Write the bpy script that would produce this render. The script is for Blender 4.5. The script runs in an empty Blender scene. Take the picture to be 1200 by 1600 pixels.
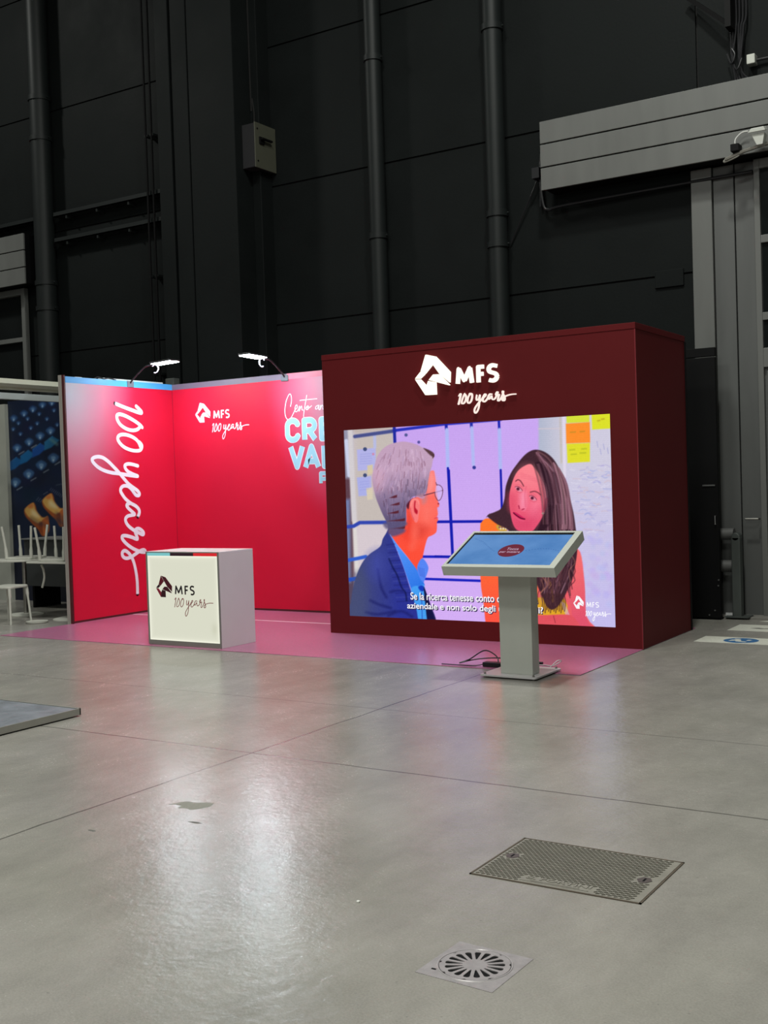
import bpy, math, random
import numpy as np
from mathutils import Vector, Matrix
random.seed(7); rng = np.random.default_rng(5)
scene = bpy.context.scene
C = scene.collection

# ------------------------------------------------------------ camera
cam_d = bpy.data.cameras.new('camera'); cam = bpy.data.objects.new('camera', cam_d); C.objects.link(cam)
F_PX = 1780.72
cam_d.sensor_fit = 'HORIZONTAL'; cam_d.sensor_width = 36; cam_d.lens = F_PX / 1200 * 36
cam_d.clip_end = 200
R_ = Vector((0.8430633, 0.53685871, -0.03204677)); U_ = Vector((0.0129639, 0.03928397, 0.99914399)); F_ = Vector((-0.53765808, 0.84275708, -0.02615909))
M_ = Matrix((R_, U_, -F_)).transposed().to_4x4(); M_.translation = (0, 0, 1.55)
cam.matrix_world = M_
scene.camera = cam
# ------------------------------------------------------------ view, world, hall lights and front fill
scene.view_settings.view_transform = 'Standard'; scene.view_settings.look = 'None'
scene.view_settings.gamma = 1; scene.view_settings.use_curve_mapping = False
scene.view_settings.exposure = 0.0
w = bpy.data.worlds.new('world'); scene.world = w; w.use_nodes = True
w.node_tree.nodes['Background'].inputs[0].default_value = (0.86, 0.88, 0.84, 1)
w.node_tree.nodes['Background'].inputs[1].default_value = 0.055
def hall_and_fill_light(x, y, z, power, size=1.6, col=(0.98, 1.0, 0.93), target=None):
    d = bpy.data.lights.new('hall_and_fill_light', 'AREA'); d.shape = 'DISK'; d.size = size; d.energy = power; d.color = col
    o = bpy.data.objects.new('hall_and_fill_light', d); C.objects.link(o); o.location = (x, y, z)
    if target: o.rotation_euler = (Vector(target) - Vector((x, y, z))).to_track_quat('-Z', 'Y').to_euler()
    return o
hall_and_fill_light(-2.5, 7.0, 11.5, 520, .7)
hall_and_fill_light(-17.0, 7.0, 11.5, 430, .9)
hall_and_fill_light(1.5, -1.0, 11.5, 430, 2.4)
hall_and_fill_light(-5.0, 5.5, 11.5, 360, 1.6)
hall_and_fill_light(-5.5, -4.5, 11.0, 540, 2.4)
hall_and_fill_light(-1.0, -7.0, 6.5, 260, 3.0, target=(-5, 9, 1))  # added front fill aimed at the stand, not a ceiling lamp

# ------------------------------------------------------------ materials
def s2l(c):
    c = [v / 255 for v in c]
    return tuple(v / 12.92 if v <= .04045 else ((v + .055) / 1.055) ** 2.4 for v in c)
MATS = {}
def mat(name, col, rough=.5, metal=0, noise=.0, nscale=8, bump=0, bscale=40, emit=None, estr=0, coat=0, spec=.5, stretch=(1, 1, 1), rnoise=0):
    """principled with a procedural noise on colour, roughness and bump"""
    if name in MATS: return MATS[name]
    m = bpy.data.materials.new(name); m.use_nodes = True; nt = m.node_tree; N = nt.nodes; L = nt.links
    b = N['Principled BSDF']; b.inputs['Base Color'].default_value = (*col, 1); b.inputs['Roughness'].default_value = rough
    b.inputs['Metallic'].default_value = metal; b.inputs['Specular IOR Level'].default_value = spec
    b.inputs['Coat Weight'].default_value = coat; b.inputs['Coat Roughness'].default_value = .25
    tc = N.new('ShaderNodeTexCoord'); mp = N.new('ShaderNodeMapping'); L.new(tc.outputs['Object'], mp.inputs[0]); mp.inputs['Scale'].default_value = stretch
    if noise or rnoise:
        n = N.new('ShaderNodeTexNoise'); n.inputs['Scale'].default_value = nscale; n.inputs['Detail'].default_value = 6; n.inputs['Roughness'].default_value = .6
        L.new(mp.outputs[0], n.inputs[0])
        if noise:
            r = N.new('ShaderNodeMapRange'); r.inputs[1].default_value = .3; r.inputs[2].default_value = .7
            r.inputs[3].default_value = 1 - noise; r.inputs[4].default_value = 1 + noise; L.new(n.outputs[0], r.inputs[0])
            mx = N.new('ShaderNodeVectorMath'); mx.operation = 'SCALE'; mx.inputs[0].default_value = col; L.new(r.outputs[0], mx.inputs['Scale']); L.new(mx.outputs[0], b.inputs['Base Color'])
        if rnoise:
            r = N.new('ShaderNodeMapRange'); r.inputs[1].default_value = .3; r.inputs[2].default_value = .7
            r.inputs[3].default_value = rough - rnoise; r.inputs[4].default_value = rough + rnoise; L.new(n.outputs[0], r.inputs[0]); L.new(r.outputs[0], b.inputs['Roughness'])
    if bump:
        n2 = N.new('ShaderNodeTexNoise'); n2.inputs['Scale'].default_value = bscale; n2.inputs['Detail'].default_value = 4; L.new(mp.outputs[0], n2.inputs[0])
        bp = N.new('ShaderNodeBump'); bp.inputs['Strength'].default_value = bump; bp.inputs['Distance'].default_value = .01; L.new(n2.outputs[0], bp.inputs['Height']); L.new(bp.outputs[0], b.inputs['Normal'])
    if emit:
        b.inputs['Emission Color'].default_value = (*emit, 1); b.inputs['Emission Strength'].default_value = estr
    MATS[name] = m; return m

def floor_mat():
    m = bpy.data.materials.new('polished_concrete'); m.use_nodes = True; nt = m.node_tree; N = nt.nodes; L = nt.links
    b = N['Principled BSDF']; tc = N.new('ShaderNodeTexCoord')
    def noise(scale, det, st=(1, 1, 1), rough=.6):
        mp = N.new('ShaderNodeMapping'); mp.inputs['Scale'].default_value = st; mp.inputs['Rotation'].default_value = (0, 0, .5); L.new(tc.outputs['Object'], mp.inputs[0])
        n = N.new('ShaderNodeTexNoise'); n.inputs['Scale'].default_value = scale; n.inputs['Detail'].default_value = det; n.inputs['Roughness'].default_value = rough; L.new(mp.outputs[0], n.inputs[0]); return n.outputs[0]
    def rng_(src, a, b_, c, d):
        r = N.new('ShaderNodeMapRange'); [setattr(r.inputs[i + 1], 'default_value', v) for i, v in enumerate((a, b_, c, d))]; L.new(src, r.inputs[0]); return r.outputs[0]
    def mth(op, a, b_=None):
        q = N.new('ShaderNodeMath'); q.operation = op
        for i, v in enumerate((a, b_)):
            if v is None: continue
            if isinstance(v, (int, float)): q.inputs[i].default_value = v
            else: L.new(v, q.inputs[i])
        return q.outputs[0]
    big = noise(.9, 5); mid = noise(5, 8, (1, .45, 1), .7); fine = noise(130, 3); speck = noise(38, 2)
    v = mth('ADD', rng_(big, .3, .7, .86, 1.12), rng_(mid, .3, .7, -.10, .10)); v = mth('ADD', v, rng_(fine, .3, .7, -.10, .10))
    # pits and dark specks
    v = mth('MULTIPLY', v, rng_(speck, .24, .29, .72, 1.0))
    # saw-cut joints: x = -4.235, y = 5.12 and y = 6.55, then every 6 m
    sp = N.new('ShaderNodeSeparateXYZ'); L.new(tc.outputs['Object'], sp.inputs[0])
    wob = rng_(noise(3, 2), 0, 1, -.012, .012)
    jx = mth('ABSOLUTE', mth('ADD', mth('ADD', sp.outputs[0], 4.235), wob)); jy = mth('ABSOLUTE', mth('ADD', mth('ADD', sp.outputs[1], -5.12), wob))
    jz = mth('ABSOLUTE', mth('ADD', mth('ADD', sp.outputs[1], -6.5), wob))
    jm = mth('MINIMUM', rng_(jx, .004, .009, .35, 1), rng_(jy, .004, .009, .35, 1)); jm = mth('MINIMUM', jm, rng_(jz, .004, .010, .65, 1))
    v = mth('MULTIPLY', v, jm)
    tint = N.new('ShaderNodeMixRGB'); tint.inputs[1].default_value = (*FLOOR_A, 1); tint.inputs[2].default_value = (*FLOOR_B, 1); L.new(rng_(noise(.6, 3), .35, .65, 0, 1), tint.inputs[0])
    sc = N.new('ShaderNodeVectorMath'); sc.operation = 'SCALE'; L.new(tint.outputs[0], sc.inputs[0]); L.new(v, sc.inputs['Scale']); L.new(sc.outputs[0], b.inputs['Base Color'])
    L.new(mth('ADD', rng_(noise(60, 4), .3, .7, .19, .27), rng_(mid, .3, .7, -.02, .03)), b.inputs['Roughness'])
    b.inputs['Specular IOR Level'].default_value = .17
    bp = N.new('ShaderNodeBump'); bp.inputs['Strength'].default_value = .16; bp.inputs['Distance'].default_value = .012
    L.new(mth('ADD', noise(26, 5), mth('MULTIPLY', noise(7, 3), 1.5)), bp.inputs['Height']); L.new(bp.outputs[0], b.inputs['Normal'])
    return m
FLOOR_A = (.262, .252, .222); FLOOR_B = (.300, .285, .262)

def emis(name, col, strength=1.0):
    if name in MATS: return MATS[name]
    m = bpy.data.materials.new(name); m.use_nodes = True; N = m.node_tree.nodes; N.clear()
    e = N.new('ShaderNodeEmission'); e.inputs[0].default_value = (*col, 1); e.inputs[1].default_value = strength
    o = N.new('ShaderNodeOutputMaterial'); m.node_tree.links.new(e.outputs[0], o.inputs[0]); MATS[name] = m; return m
def picture_mat(name, emissive, strength=1.0, rough=.5):
    m = bpy.data.materials.new(name); m.use_nodes = True; N = m.node_tree.nodes; L = m.node_tree.links
    a = N.new('ShaderNodeAttribute'); a.attribute_name = 'picture'
    if emissive:
        e = N.new('ShaderNodeEmission'); e.inputs[1].default_value = strength; L.new(a.outputs['Color'], e.inputs[0])
        L.new(e.outputs[0], N['Material Output'].inputs[0])
    else:
        b = N['Principled BSDF']; b.inputs['Roughness'].default_value = rough; L.new(a.outputs['Color'], b.inputs['Base Color'])
    return m

# ------------------------------------------------------------ mesh helpers
class MB:
    def __init__(s): s.v = []; s.f = []; s.mi = []
    def add(s, vs, fs, mi=0):
        k = len(s.v); s.v += [tuple(v) for v in vs]; s.f += [tuple(i + k for i in f) for f in fs]; s.mi += [mi] * len(fs); return s
    def box(s, x0, x1, y0, y1, z0, z1, mi=0):
        return s.add([(x0, y0, z0), (x1, y0, z0), (x1, y1, z0), (x0, y1, z0), (x0, y0, z1), (x1, y0, z1), (x1, y1, z1), (x0, y1, z1)],
                     [(0, 3, 2, 1), (4, 5, 6, 7), (0, 1, 5, 4), (1, 2, 6, 5), (2, 3, 7, 6), (3, 0, 4, 7)], mi)
    def tube(s, pts, r, n=10, mi=0, cap=True, flat=None):
        P = [Vector(p) for p in pts]; rs = r if isinstance(r, (list, tuple)) else [r] * len(P); rings = []
        for i, p in enumerate(P):
            t = (P[min(i + 1, len(P) - 1)] - P[max(i - 1, 0)]); t = t.normalized() if t.length > 1e-9 else Vector((0, 0, 1))
            if flat is not None: a = Vector(flat).normalized(); b = t.cross(a); b = b.normalized() if b.length > 1e-6 else Vector((1, 0, 0))
            else:
                a = t.orthogonal().normalized()
                if rings:
                    a = pa - t * pa.dot(t); a = a.normalized() if a.length > 1e-6 else t.orthogonal().normalized()
                b = t.cross(a)
            pa = a
            rings.append([p + (a * math.cos(2 * math.pi * k / n) + b * math.sin(2 * math.pi * k / n)) * rs[i] for k in range(n)])
        vs = [v for rg in rings for v in rg]; fs = []
        for i in range(len(P) - 1):
            for k in range(n): fs.append((i * n + k, i * n + (k + 1) % n, (i + 1) * n + (k + 1) % n, (i + 1) * n + k))
        if cap: fs.append(tuple(range(n))[::-1]); fs.append(tuple((len(P) - 1) * n + k for k in range(n)))
        return s.add(vs, fs, mi)
    def lathe(s, prof, cx, cy, n=24, mi=0, z0=0):
        vs = []; fs = []
        for r, z in prof:
            for k in range(n): a = 2 * math.pi * k / n; vs.append((cx + r * math.cos(a), cy + r * math.sin(a), z0 + z))
        for i in range(len(prof) - 1):
            for k in range(n): fs.append((i * n + k, i * n + (k + 1) % n, (i + 1) * n + (k + 1) % n, (i + 1) * n + k))
        return s.add(vs, fs, mi)
    def prism(s, poly, axis_map, d0, d1, mi=0):
        n = len(poly); vs = [axis_map(a, b, d0) for a, b in poly] + [axis_map(a, b, d1) for a, b in poly]
        fs = [tuple(range(n)), tuple(range(2 * n - 1, n - 1, -1))] + [(i, i + n, (i + 1) % n + n, (i + 1) % n) for i in range(n)]
        return s.add(vs, fs, mi)
    def build(s, name, mats, parent=None, bevel=0, smooth=False, recalc=True):
        me = bpy.data.meshes.new(name)
        me.from_pydata([tuple(v) for v in s.v], [], s.f)
        for m in (mats if isinstance(mats, (list, tuple)) else [mats]): me.materials.append(m)
        me.polygons.foreach_set('material_index', s.mi)
        if recalc:
            import bmesh
            bm = bmesh.new(); bm.from_mesh(me); bmesh.ops.recalc_face_normals(bm, faces=bm.faces); bm.to_mesh(me); bm.free()
        if smooth:
            me.polygons.foreach_set('use_smooth', [True] * len(me.polygons))
            me.set_sharp_from_angle(angle=math.radians(40))
        o = bpy.data.objects.new(name, me); C.objects.link(o)
        if parent:
            o.parent = parent; o.matrix_parent_inverse = parent.matrix_world.inverted() if False else Matrix.Translation(-Vector(ABS(parent)))
        if bevel:
            md = o.modifiers.new('bevel', 'BEVEL'); md.width = bevel; md.segments = 2; md.limit_method = 'ANGLE'; md.angle_limit = math.radians(40)
        return o
def ABS(o):
    p = Vector((0, 0, 0))
    if o.parent: p = Vector((0, 0, 0)) if o.type == 'MESH' else p
    return tuple(o.location) if o.parent is None else (0, 0, 0)
# all meshes are modelled in world coordinates; a parent Empty stands at the thing's base
def tag(o, label=None, cat=None, group=None, kind=None):
    if label: o['label'] = label
    if cat: o['category'] = cat
    if group: o['group'] = group
    if kind: o['kind'] = kind
    return o
def thing(name, loc, label, cat, group=None):
    o = bpy.data.objects.new(name, None); C.objects.link(o); o.location = loc; o.empty_display_size = .1
    return tag(o, label, cat, group)
def smooth_path(pts, k=6, closed=False):
    P = [np.array(p, float) for p in pts]; out = []; n = len(P)
    for i in range(n if closed else n - 1):
        if closed: p0, p1, p2, p3 = P[(i - 1) % n], P[i], P[(i + 1) % n], P[(i + 2) % n]
        else: p0, p1, p2, p3 = P[max(i - 1, 0)], P[i], P[i + 1], P[min(i + 2, n - 1)]
        for j in range(k):
            t = j / k; out.append(.5 * ((2 * p1) + (-p0 + p2) * t + (2 * p0 - 5 * p1 + 4 * p2 - p3) * t * t + (-p0 + 3 * p1 - 3 * p2 + p3) * t ** 3))
    if not closed: out.append(P[-1])
    return [tuple(q) for q in out]
class Plane:
    """flat drawing plane: origin o, axes u, v, outward normal n"""
    def __init__(s, o, u, v, n): s.o, s.u, s.v, s.n = map(Vector, (o, u, v, n))
    def __call__(s, a, b, d=0): return s.o + s.u * a + s.v * b + s.n * d
def front(y): return Plane((0, y, 0), (1, 0, 0), (0, 0, 1), (0, -1, 0))
def strokes(pl, lines, fit, w, depth, name, m, parent, k=6, caps=True):
    """hand lettering: each stroke a flat round-ended band lying on the plane"""
    mb = MB()
    for ln in lines:
        ps = smooth_path(ln, k); L = [fit(a, b) for a, b in ps]; n = len(L)
        # body ribbon with thickness
        left = []; right = []
        for i in range(n):
            a = L[max(i - 1, 0)]; b = L[min(i + 1, n - 1)]; dx, dy = b[0] - a[0], b[1] - a[1]; q = math.hypot(dx, dy) or 1
            nx, ny = -dy / q * w / 2, dx / q * w / 2
            left.append((L[i][0] + nx, L[i][1] + ny)); right.append((L[i][0] - nx, L[i][1] - ny))
        if not caps:         # square bars: every segment keeps its full width
            for i in range(n - 1):
                dx, dy = L[i + 1][0] - L[i][0], L[i + 1][1] - L[i][1]; q = math.hypot(dx, dy) or 1; nx, ny = -dy / q * w / 2, dx / q * w / 2; dz = depth * (1 + .3 * i / n)
                A = [(L[i][0] + nx, L[i][1] + ny), (L[i + 1][0] + nx, L[i + 1][1] + ny), (L[i + 1][0] - nx, L[i + 1][1] - ny), (L[i][0] - nx, L[i][1] - ny)]
                mb.add([pl(*a, 0) for a in A] + [pl(*a, dz) for a in A], [(4, 5, 6, 7), (0, 1, 5, 4), (1, 2, 6, 5), (2, 3, 7, 6), (3, 0, 4, 7)])
        for i in range(n - 1 if caps else 0):
            dz = depth * (1 + .5 * i / n)
            mb.add([pl(*left[i], dz), pl(*left[i + 1], dz), pl(*right[i + 1], dz), pl(*right[i], dz)], [(0, 1, 2, 3)])
            mb.add([pl(*left[i], 0), pl(*left[i + 1], 0), pl(*left[i + 1], depth), pl(*left[i], depth)], [(0, 1, 2, 3)])
            mb.add([pl(*right[i], 0), pl(*right[i + 1], 0), pl(*right[i + 1], depth), pl(*right[i], depth)], [(0, 1, 2, 3)])
        for c in (L[::2] + [L[-1]] if caps else L[1:-1]):
            mb.add([pl(c[0] + w / 2 * math.cos(2 * math.pi * j / 10), c[1] + w / 2 * math.sin(2 * math.pi * j / 10), depth * .97) for j in range(10)], [tuple(range(10))])
    return mb.build(name, m, parent, recalc=False)
def text_mb(txt, weight=0.0):
    cu = bpy.data.curves.new('t', 'FONT'); cu.body = txt; cu.size = 1; cu.offset = weight; cu.resolution_u = 4
    o = bpy.data.objects.new('t', cu); C.objects.link(o)
    dg = bpy.context.evaluated_depsgraph_get(); me = bpy.data.meshes.new_from_object(o.evaluated_get(dg))
    vs = [tuple(v.co) for v in me.vertices]; fs = [tuple(p.vertices) for p in me.polygons]
    bpy.data.objects.remove(o); bpy.data.curves.remove(cu); bpy.data.meshes.remove(me)
    return vs, fs
def lettering(pl, items, depth, name, m, parent, weight=.02):
    """items: (text, u0, u1, v0, v1) fitted into its box, raised by depth with side faces"""
    mb = MB()
    for txt, u0, u1, v0, v1 in items:
        vs, fs = text_mb(txt, weight)
        xs = [v[0] for v in vs]; ys = [v[1] for v in vs]; a, b, c, d = min(xs), max(xs), min(ys), max(ys)
        q = [(u0 + (v[0] - a) / (b - a) * (u1 - u0), v0 + (v[1] - c) / (d - c) * (v1 - v0)) for v in vs]
        mb.add([pl(x, y, depth) for x, y in q], fs)
        cnt = {}
        for f in fs:
            for i in range(len(f)):
                e = (f[i], f[(i + 1) % len(f)]); key = tuple(sorted(e)); cnt.setdefault(key, []).append(e)
        for key, es in cnt.items():
            if len(es) == 1:
                i, j = es[0]; mb.add([pl(*q[i], 0), pl(*q[j], 0), pl(*q[j], depth), pl(*q[i], depth)], [(0, 1, 2, 3)])
    return mb.build(name, m, parent, recalc=False)

def arc(cx, cy, rx, ry, a0, a1, n=12): return [(cx + rx * math.cos(math.radians(a0 + (a1 - a0) * k / n)), cy + ry * math.sin(math.radians(a0 + (a1 - a0) * k / n))) for k in range(n + 1)]
GLYPH = {'M': [[(0, -.06), (.10, 1), (.48, .14), (.88, 1), (1, -.06)]], 'F': [[(0, -.08), (0, 1), (1.08, 1)], [(0, .5), (.95, .5)]],
    'S': [[(1.0, .93)] + arc(.5, .76, .5, .24, 60, 230) + [(.55, .50)] + arc(.45, .25, .55, .25, 60, -130, 12)],
    'C': [arc(.5, .70, .5, .30, 8, 180) + arc(.5, .30, .5, .30, 180, 352)], 'R': [[(0, -.06), (0, 1)] + [(.45, 1)] + arc(.5, .72, .46, .28, 90, -90) + [(0, .44)], [(.45, .44), (.98, -.06)]],
    'E': [[(1.05, 1), (0, 1), (0, 0), (1.05, 0)], [(0, .5), (.95, .5)]], 'V': [[(.0, 1.06), (.5, -.02), (1, 1.06)]], 'A': [[(0, -.06), (.5, 1.02), (1, -.06)], [(.22, .26), (.78, .26)]],
    'L': [[(0, 1.06), (0, 0), (1.08, 0)]], 'P': [[(0, -.06), (0, 1), (.45, 1)] + arc(.5, .70, .46, .30, 90, -90) + [(0, .40)]]}
def bold(pl, items, w, depth, name, m, parent, grow=0):
    """geometric bold capitals drawn as constant-width bars; items: (letter, u0, u1, v0, v1)"""
    mbs = MB()
    for ch, u0, u1, v0, v1 in items:
        h = w / 2
        o = strokes(pl, GLYPH[ch], lambda a, b: (u0 + h + a * (u1 - u0 - w), v0 + h + b * (v1 - v0 - w)), w + grow, depth, 'g', m, None, k=1, caps=False)
        k = len(mbs.v); mbs.v += [tuple(v.co) for v in o.data.vertices]; mbs.f += [tuple(i + k for i in p.vertices) for p in o.data.polygons]; mbs.mi += [0] * len(o.data.polygons)
        me = o.data; bpy.data.objects.remove(o); bpy.data.meshes.remove(me)
    return mbs.build(name, m, parent, recalc=False)
SCRIPT = [[(0.117, 0.387), (0.148, 0.433), (0.181, 0.473), (0.201, 0.472), (0.193, 0.412), (0.171, 0.319), (0.139, 0.181), (0.098, 0.028)], [(0.382, 0.48), (0.353, 0.446), (0.308, 0.359), (0.257, 0.233), (0.23, 0.13), (0.232, 0.072), (0.254, 0.051), (0.304, 0.06), (0.361, 0.111), (0.405, 0.202), (0.423, 0.306), (0.41, 0.389), (0.383, 0.432), (0.361, 0.449)], [(0.627, 0.435), (0.589, 0.418), (0.542, 0.376), (0.505, 0.302), (0.481, 0.209), (0.477, 0.128), (0.495, 0.07), (0.534, 0.052), (0.588, 0.088), (0.638, 0.166), (0.671, 0.281), (0.677, 0.387), (0.66, 0.442), (0.618, 0.462), (0.588, 0.445), (0.563, 0.411)], [(0.867, 0.377), (0.847, 0.284), (0.842, 0.208), (0.859, 0.157), (0.899, 0.164), (0.938, 0.209), (0.97, 0.289), (0.996, 0.368), (0.986, 0.253), (0.971, 0.137), (0.959, 0.046), (0.948, -0.067), (0.921, -0.189), (0.88, -0.286), (0.826, -0.36), (0.785, -0.381), (0.761, -0.345), (0.752, -0.279), (0.766, -0.203), (0.814, -0.116), (0.873, -0.04), (0.944, 0.047), (1.017, 0.123), (1.086, 0.201), (1.129, 0.269), (1.174, 0.349), (1.213, 0.385), (1.238, 0.372), (1.233, 0.328), (1.198, 0.289), (1.15, 0.244), (1.117, 0.188), (1.114, 0.118), (1.142, 0.073), (1.184, 0.069), (1.235, 0.106), (1.275, 0.145), (1.328, 0.223), (1.369, 0.315), (1.414, 0.366), (1.457, 0.372), (1.505, 0.344)], [(1.332, 0.223), (1.343, 0.17), (1.368, 0.165), (1.404, 0.202), (1.444, 0.258), (1.473, 0.289), (1.481, 0.227), (1.491, 0.168), (1.523, 0.132), (1.57, 0.141), (1.619, 0.185), (1.674, 0.276), (1.71, 0.357), (1.734, 0.421), (1.709, 0.434), (1.672, 0.394), (1.652, 0.342), (1.667, 0.297), (1.705, 0.292), (1.784, 0.323), (1.754, 0.224), (1.73, 0.121), (1.735, 0.065), (1.777, 0.072), (1.845, 0.15), (1.903, 0.252), (1.942, 0.356), (1.956, 0.434), (1.938, 0.448), (1.926, 0.411), (1.941, 0.345), (1.972, 0.272), (2.001, 0.2), (2.01, 0.118), (1.983, 0.062), (1.936, 0.055), (1.914, 0.094), (1.936, 0.145), (1.989, 0.2), (2.068, 0.243), (2.181, 0.273), (2.311, 0.29), (2.473, 0.288)]]
MARK = [[(0.13, 0.423), (0.202, 0.32), (0.114, 0.234), (0.069, 0.261)], [(0.138, 0.424), (0.239, 0.397), (0.396, 0.231), (0.389, 0.128), (0.277, 0.224), (0.206, 0.322)], [(0.066, 0.258), (0.111, 0.232), (0.059, 0.193), (0.004, 0.196)], [(0.003, 0.19), (0.06, 0.187), (0.127, 0.117), (0.116, 0.025)], [(0.151, 0.164), (0.233, 0.146), (0.235, 0.023), (0.12, 0.025), (0.13, 0.116)], [(0.156, 0.171), (0.208, 0.222), (0.274, 0.22), (0.385, 0.107), (0.378, 0.103)]]
CENTO = [[(-8.378, 2.505), (-8.36, 2.569), (-8.362, 2.631), (-8.382, 2.657), (-8.409, 2.63), (-8.443, 2.567), (-8.463, 2.477), (-8.459, 2.394), (-8.426, 2.349), (-8.379, 2.365), (-8.336, 2.42), (-8.313, 2.455), (-8.276, 2.486), (-8.282, 2.517), (-8.303, 2.5), (-8.312, 2.451), (-8.292, 2.434), (-8.257, 2.464), (-8.242, 2.5), (-8.251, 2.439), (-8.228, 2.479), (-8.209, 2.498), (-8.206, 2.457), (-8.191, 2.448)], [(-8.128, 2.624), (-8.152, 2.531), (-8.176, 2.435), (-8.186, 2.37)], [(-8.232, 2.568), (-8.105, 2.571), (-7.979, 2.571)], [(-8.128, 2.493), (-8.148, 2.466), (-8.13, 2.45), (-8.102, 2.475), (-8.118, 2.495), (-8.131, 2.477), (-8.099, 2.471), (-8.062, 2.493)], [(-7.965, 2.493), (-7.998, 2.479), (-8.003, 2.45), (-7.979, 2.454), (-7.952, 2.494), (-7.959, 2.45), (-7.939, 2.441), (-7.929, 2.491), (-7.937, 2.441), (-7.909, 2.49), (-7.896, 2.479), (-7.897, 2.442), (-7.864, 2.46)]]
HS = [[144.5099, -8.920935, 1739.572], [-55.56585, -220.7036, 1055.52], [-0.06591938, -0.003207226, 1.0]]
HK = [[125.4547, -7.744613, 1738.886], [-48.23888, -191.6014, 1010.882], [-0.05722719, -0.002784318, 1.0]]
BIGTEXT = [('C',-8.468,-8.245,2.067,2.361),('R',-8.211,-7.991,2.073,2.355),('E',-7.959,-7.761,2.067,2.351),('V',-8.428,-8.188,1.743,2.031),('A',-8.212,-7.957,1.740,2.031),('L',-7.932,-7.744,1.736,2.026),('P',-7.981,-7.834,1.547,1.699),]
def mark(pl, u0, v0, su, sv, depth, name, mats, parent):
    mb = MB()
    for i, f in enumerate(MARK):
        cx = sum(p[0] for p in f) / len(f); cy = sum(p[1] for p in f) / len(f)
        g = [(u0 + (cx + (p[0] - cx) * .985) * su, v0 + (cy + (p[1] - cy) * .985) * sv) for p in f]
        mb.prism(g, lambda a, b, d: pl(a, b, d), 0, depth, i if len(mats) > 1 else 0)
    return mb.build(name, mats, parent)
def hundred(pl, u0, v0, su, sv, w, depth, name, m, parent):   # the hand-written "100 years"
    return strokes(pl, SCRIPT, lambda a, b: (u0 + (a - .098) * su, v0 + (b - .03) * sv), w, depth, name, m, parent)

# ------------------------------------------------------------ colours
M_wall = mat('dark_wall_paint', (.0070, .0086, .0086), .62, spec=.10, noise=.14, nscale=1.3, bump=.12, bscale=30, rnoise=.06)
M_gap = mat('dark_gap', (.003, .003, .003), .9, noise=.1)
M_pipe = mat('painted_pipe', (.010, .0125, .0125), .5, spec=.25, noise=.1, nscale=4)
M_grey = mat('grey_cladding_metal', (.125, .128, .122), .45, noise=.07, nscale=1.4, stretch=(3, 3, .5), rnoise=.05)
M_greyd = mat('grey_door_metal', (.095, .098, .096), .42, noise=.08, nscale=1.4, stretch=(3, 3, .4), rnoise=.05)
M_glassdk = mat('dark_door_glass', (.006, .008, .008), .12, noise=.1)
M_white = mat('white_lacquer', (.68, .67, .66), .35, noise=.02, nscale=3)
M_kiosk = mat('kiosk_powder_coat', (.52, .54, .49), .42, noise=.025, nscale=5, bump=.02, bscale=200)
M_maroon = mat('maroon_paint', (.112, .0095, .0115), .55, noise=.04, nscale=2, spec=.12)
M_black = mat('matt_black', (.003, .003, .0033), .6, spec=.15, noise=.1)
M_alu = mat('brushed_aluminium', (.40, .39, .36), .38, 1, noise=.06, nscale=20)
M_cable = mat('black_cable', (.008, .008, .010), .45, noise=.1)

# ------------------------------------------------------------ the hall
fm = floor_mat()
tag(MB().box(-24, 10, -6, 12.32, -.2, 0).build('floor', fm), kind='structure')
mb = MB().box(-24, 6, 12.33, 12.6, 0, 14, 1)       # backing seen in the joints
edges = [-24, -17.2, -10.2, -3.68, 2.6, 6]
for i in range(len(edges) - 1):
    for j in range(8):
        z0 = -.0 + 0 if j == 0 else 1.855 * j + .008
        mb.box(edges[i] + .012, edges[i + 1] - .012, 12.3, 12.34, z0 + .006, 1.855 * (j + 1) - .008, 0)
tag(mb.build('wall_back', [M_wall, M_gap]), kind='structure')
# column in front of the wall: flange strip, web, dark reveals
mb = MB(); mb.box(-10.37, -9.6, 11.71, 12.3, 0, 14); mb.box(-10.71, -10.43, 11.76, 12.3, 0, 14); mb.box(-11.04, -10.79, 11.8, 12.3, 0, 14)
mb.box(-10.80, -10.36, 11.95, 12.3, 0, 14, 1); mb.box(-9.6, -9.46, 12.05, 12.3, 0, 14)
tag(mb.build('trim_1', [M_wall, M_gap], bevel=.008), kind='structure')

def pipe(x, r, lab, bands, name='downpipe'):
    t = thing(name, (x, 12.3 - r - .02, 0), lab, 'pipe', None)
    y = 12.3 - r - .02
    MB().tube([(x, y, 0), (x, y, 14)], r, 20).build('pipe_run', M_pipe, t, smooth=True)
    for z in bands:
        b = MB(); b.tube([(x, y, z - .035), (x, y, z + .035)], r + .016, 20); b.box(x - .03, x + .03, y, 12.297, z - .02, z + .02)
        b.tube([(x + r, y, z), (x + r + .035, y, z)], .012, 8); b.build('pipe_clamp', M_pipe, t, smooth=True)
pipe(-6.045, .115, 'dark painted vertical pipe on the wall left of the grey cladding', [4.66, 4.30, 6.83, 2.2])
pipe(-7.72, .105, 'dark painted vertical pipe in the middle of the back wall, above the booth logo', [4.64, 6.85, 2.2])
pipe(-13.76, .155, 'thick dark vertical pipe at the far left of the back wall', [7.58, 4.77, 4.38, 6.97, 2.0])
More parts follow.
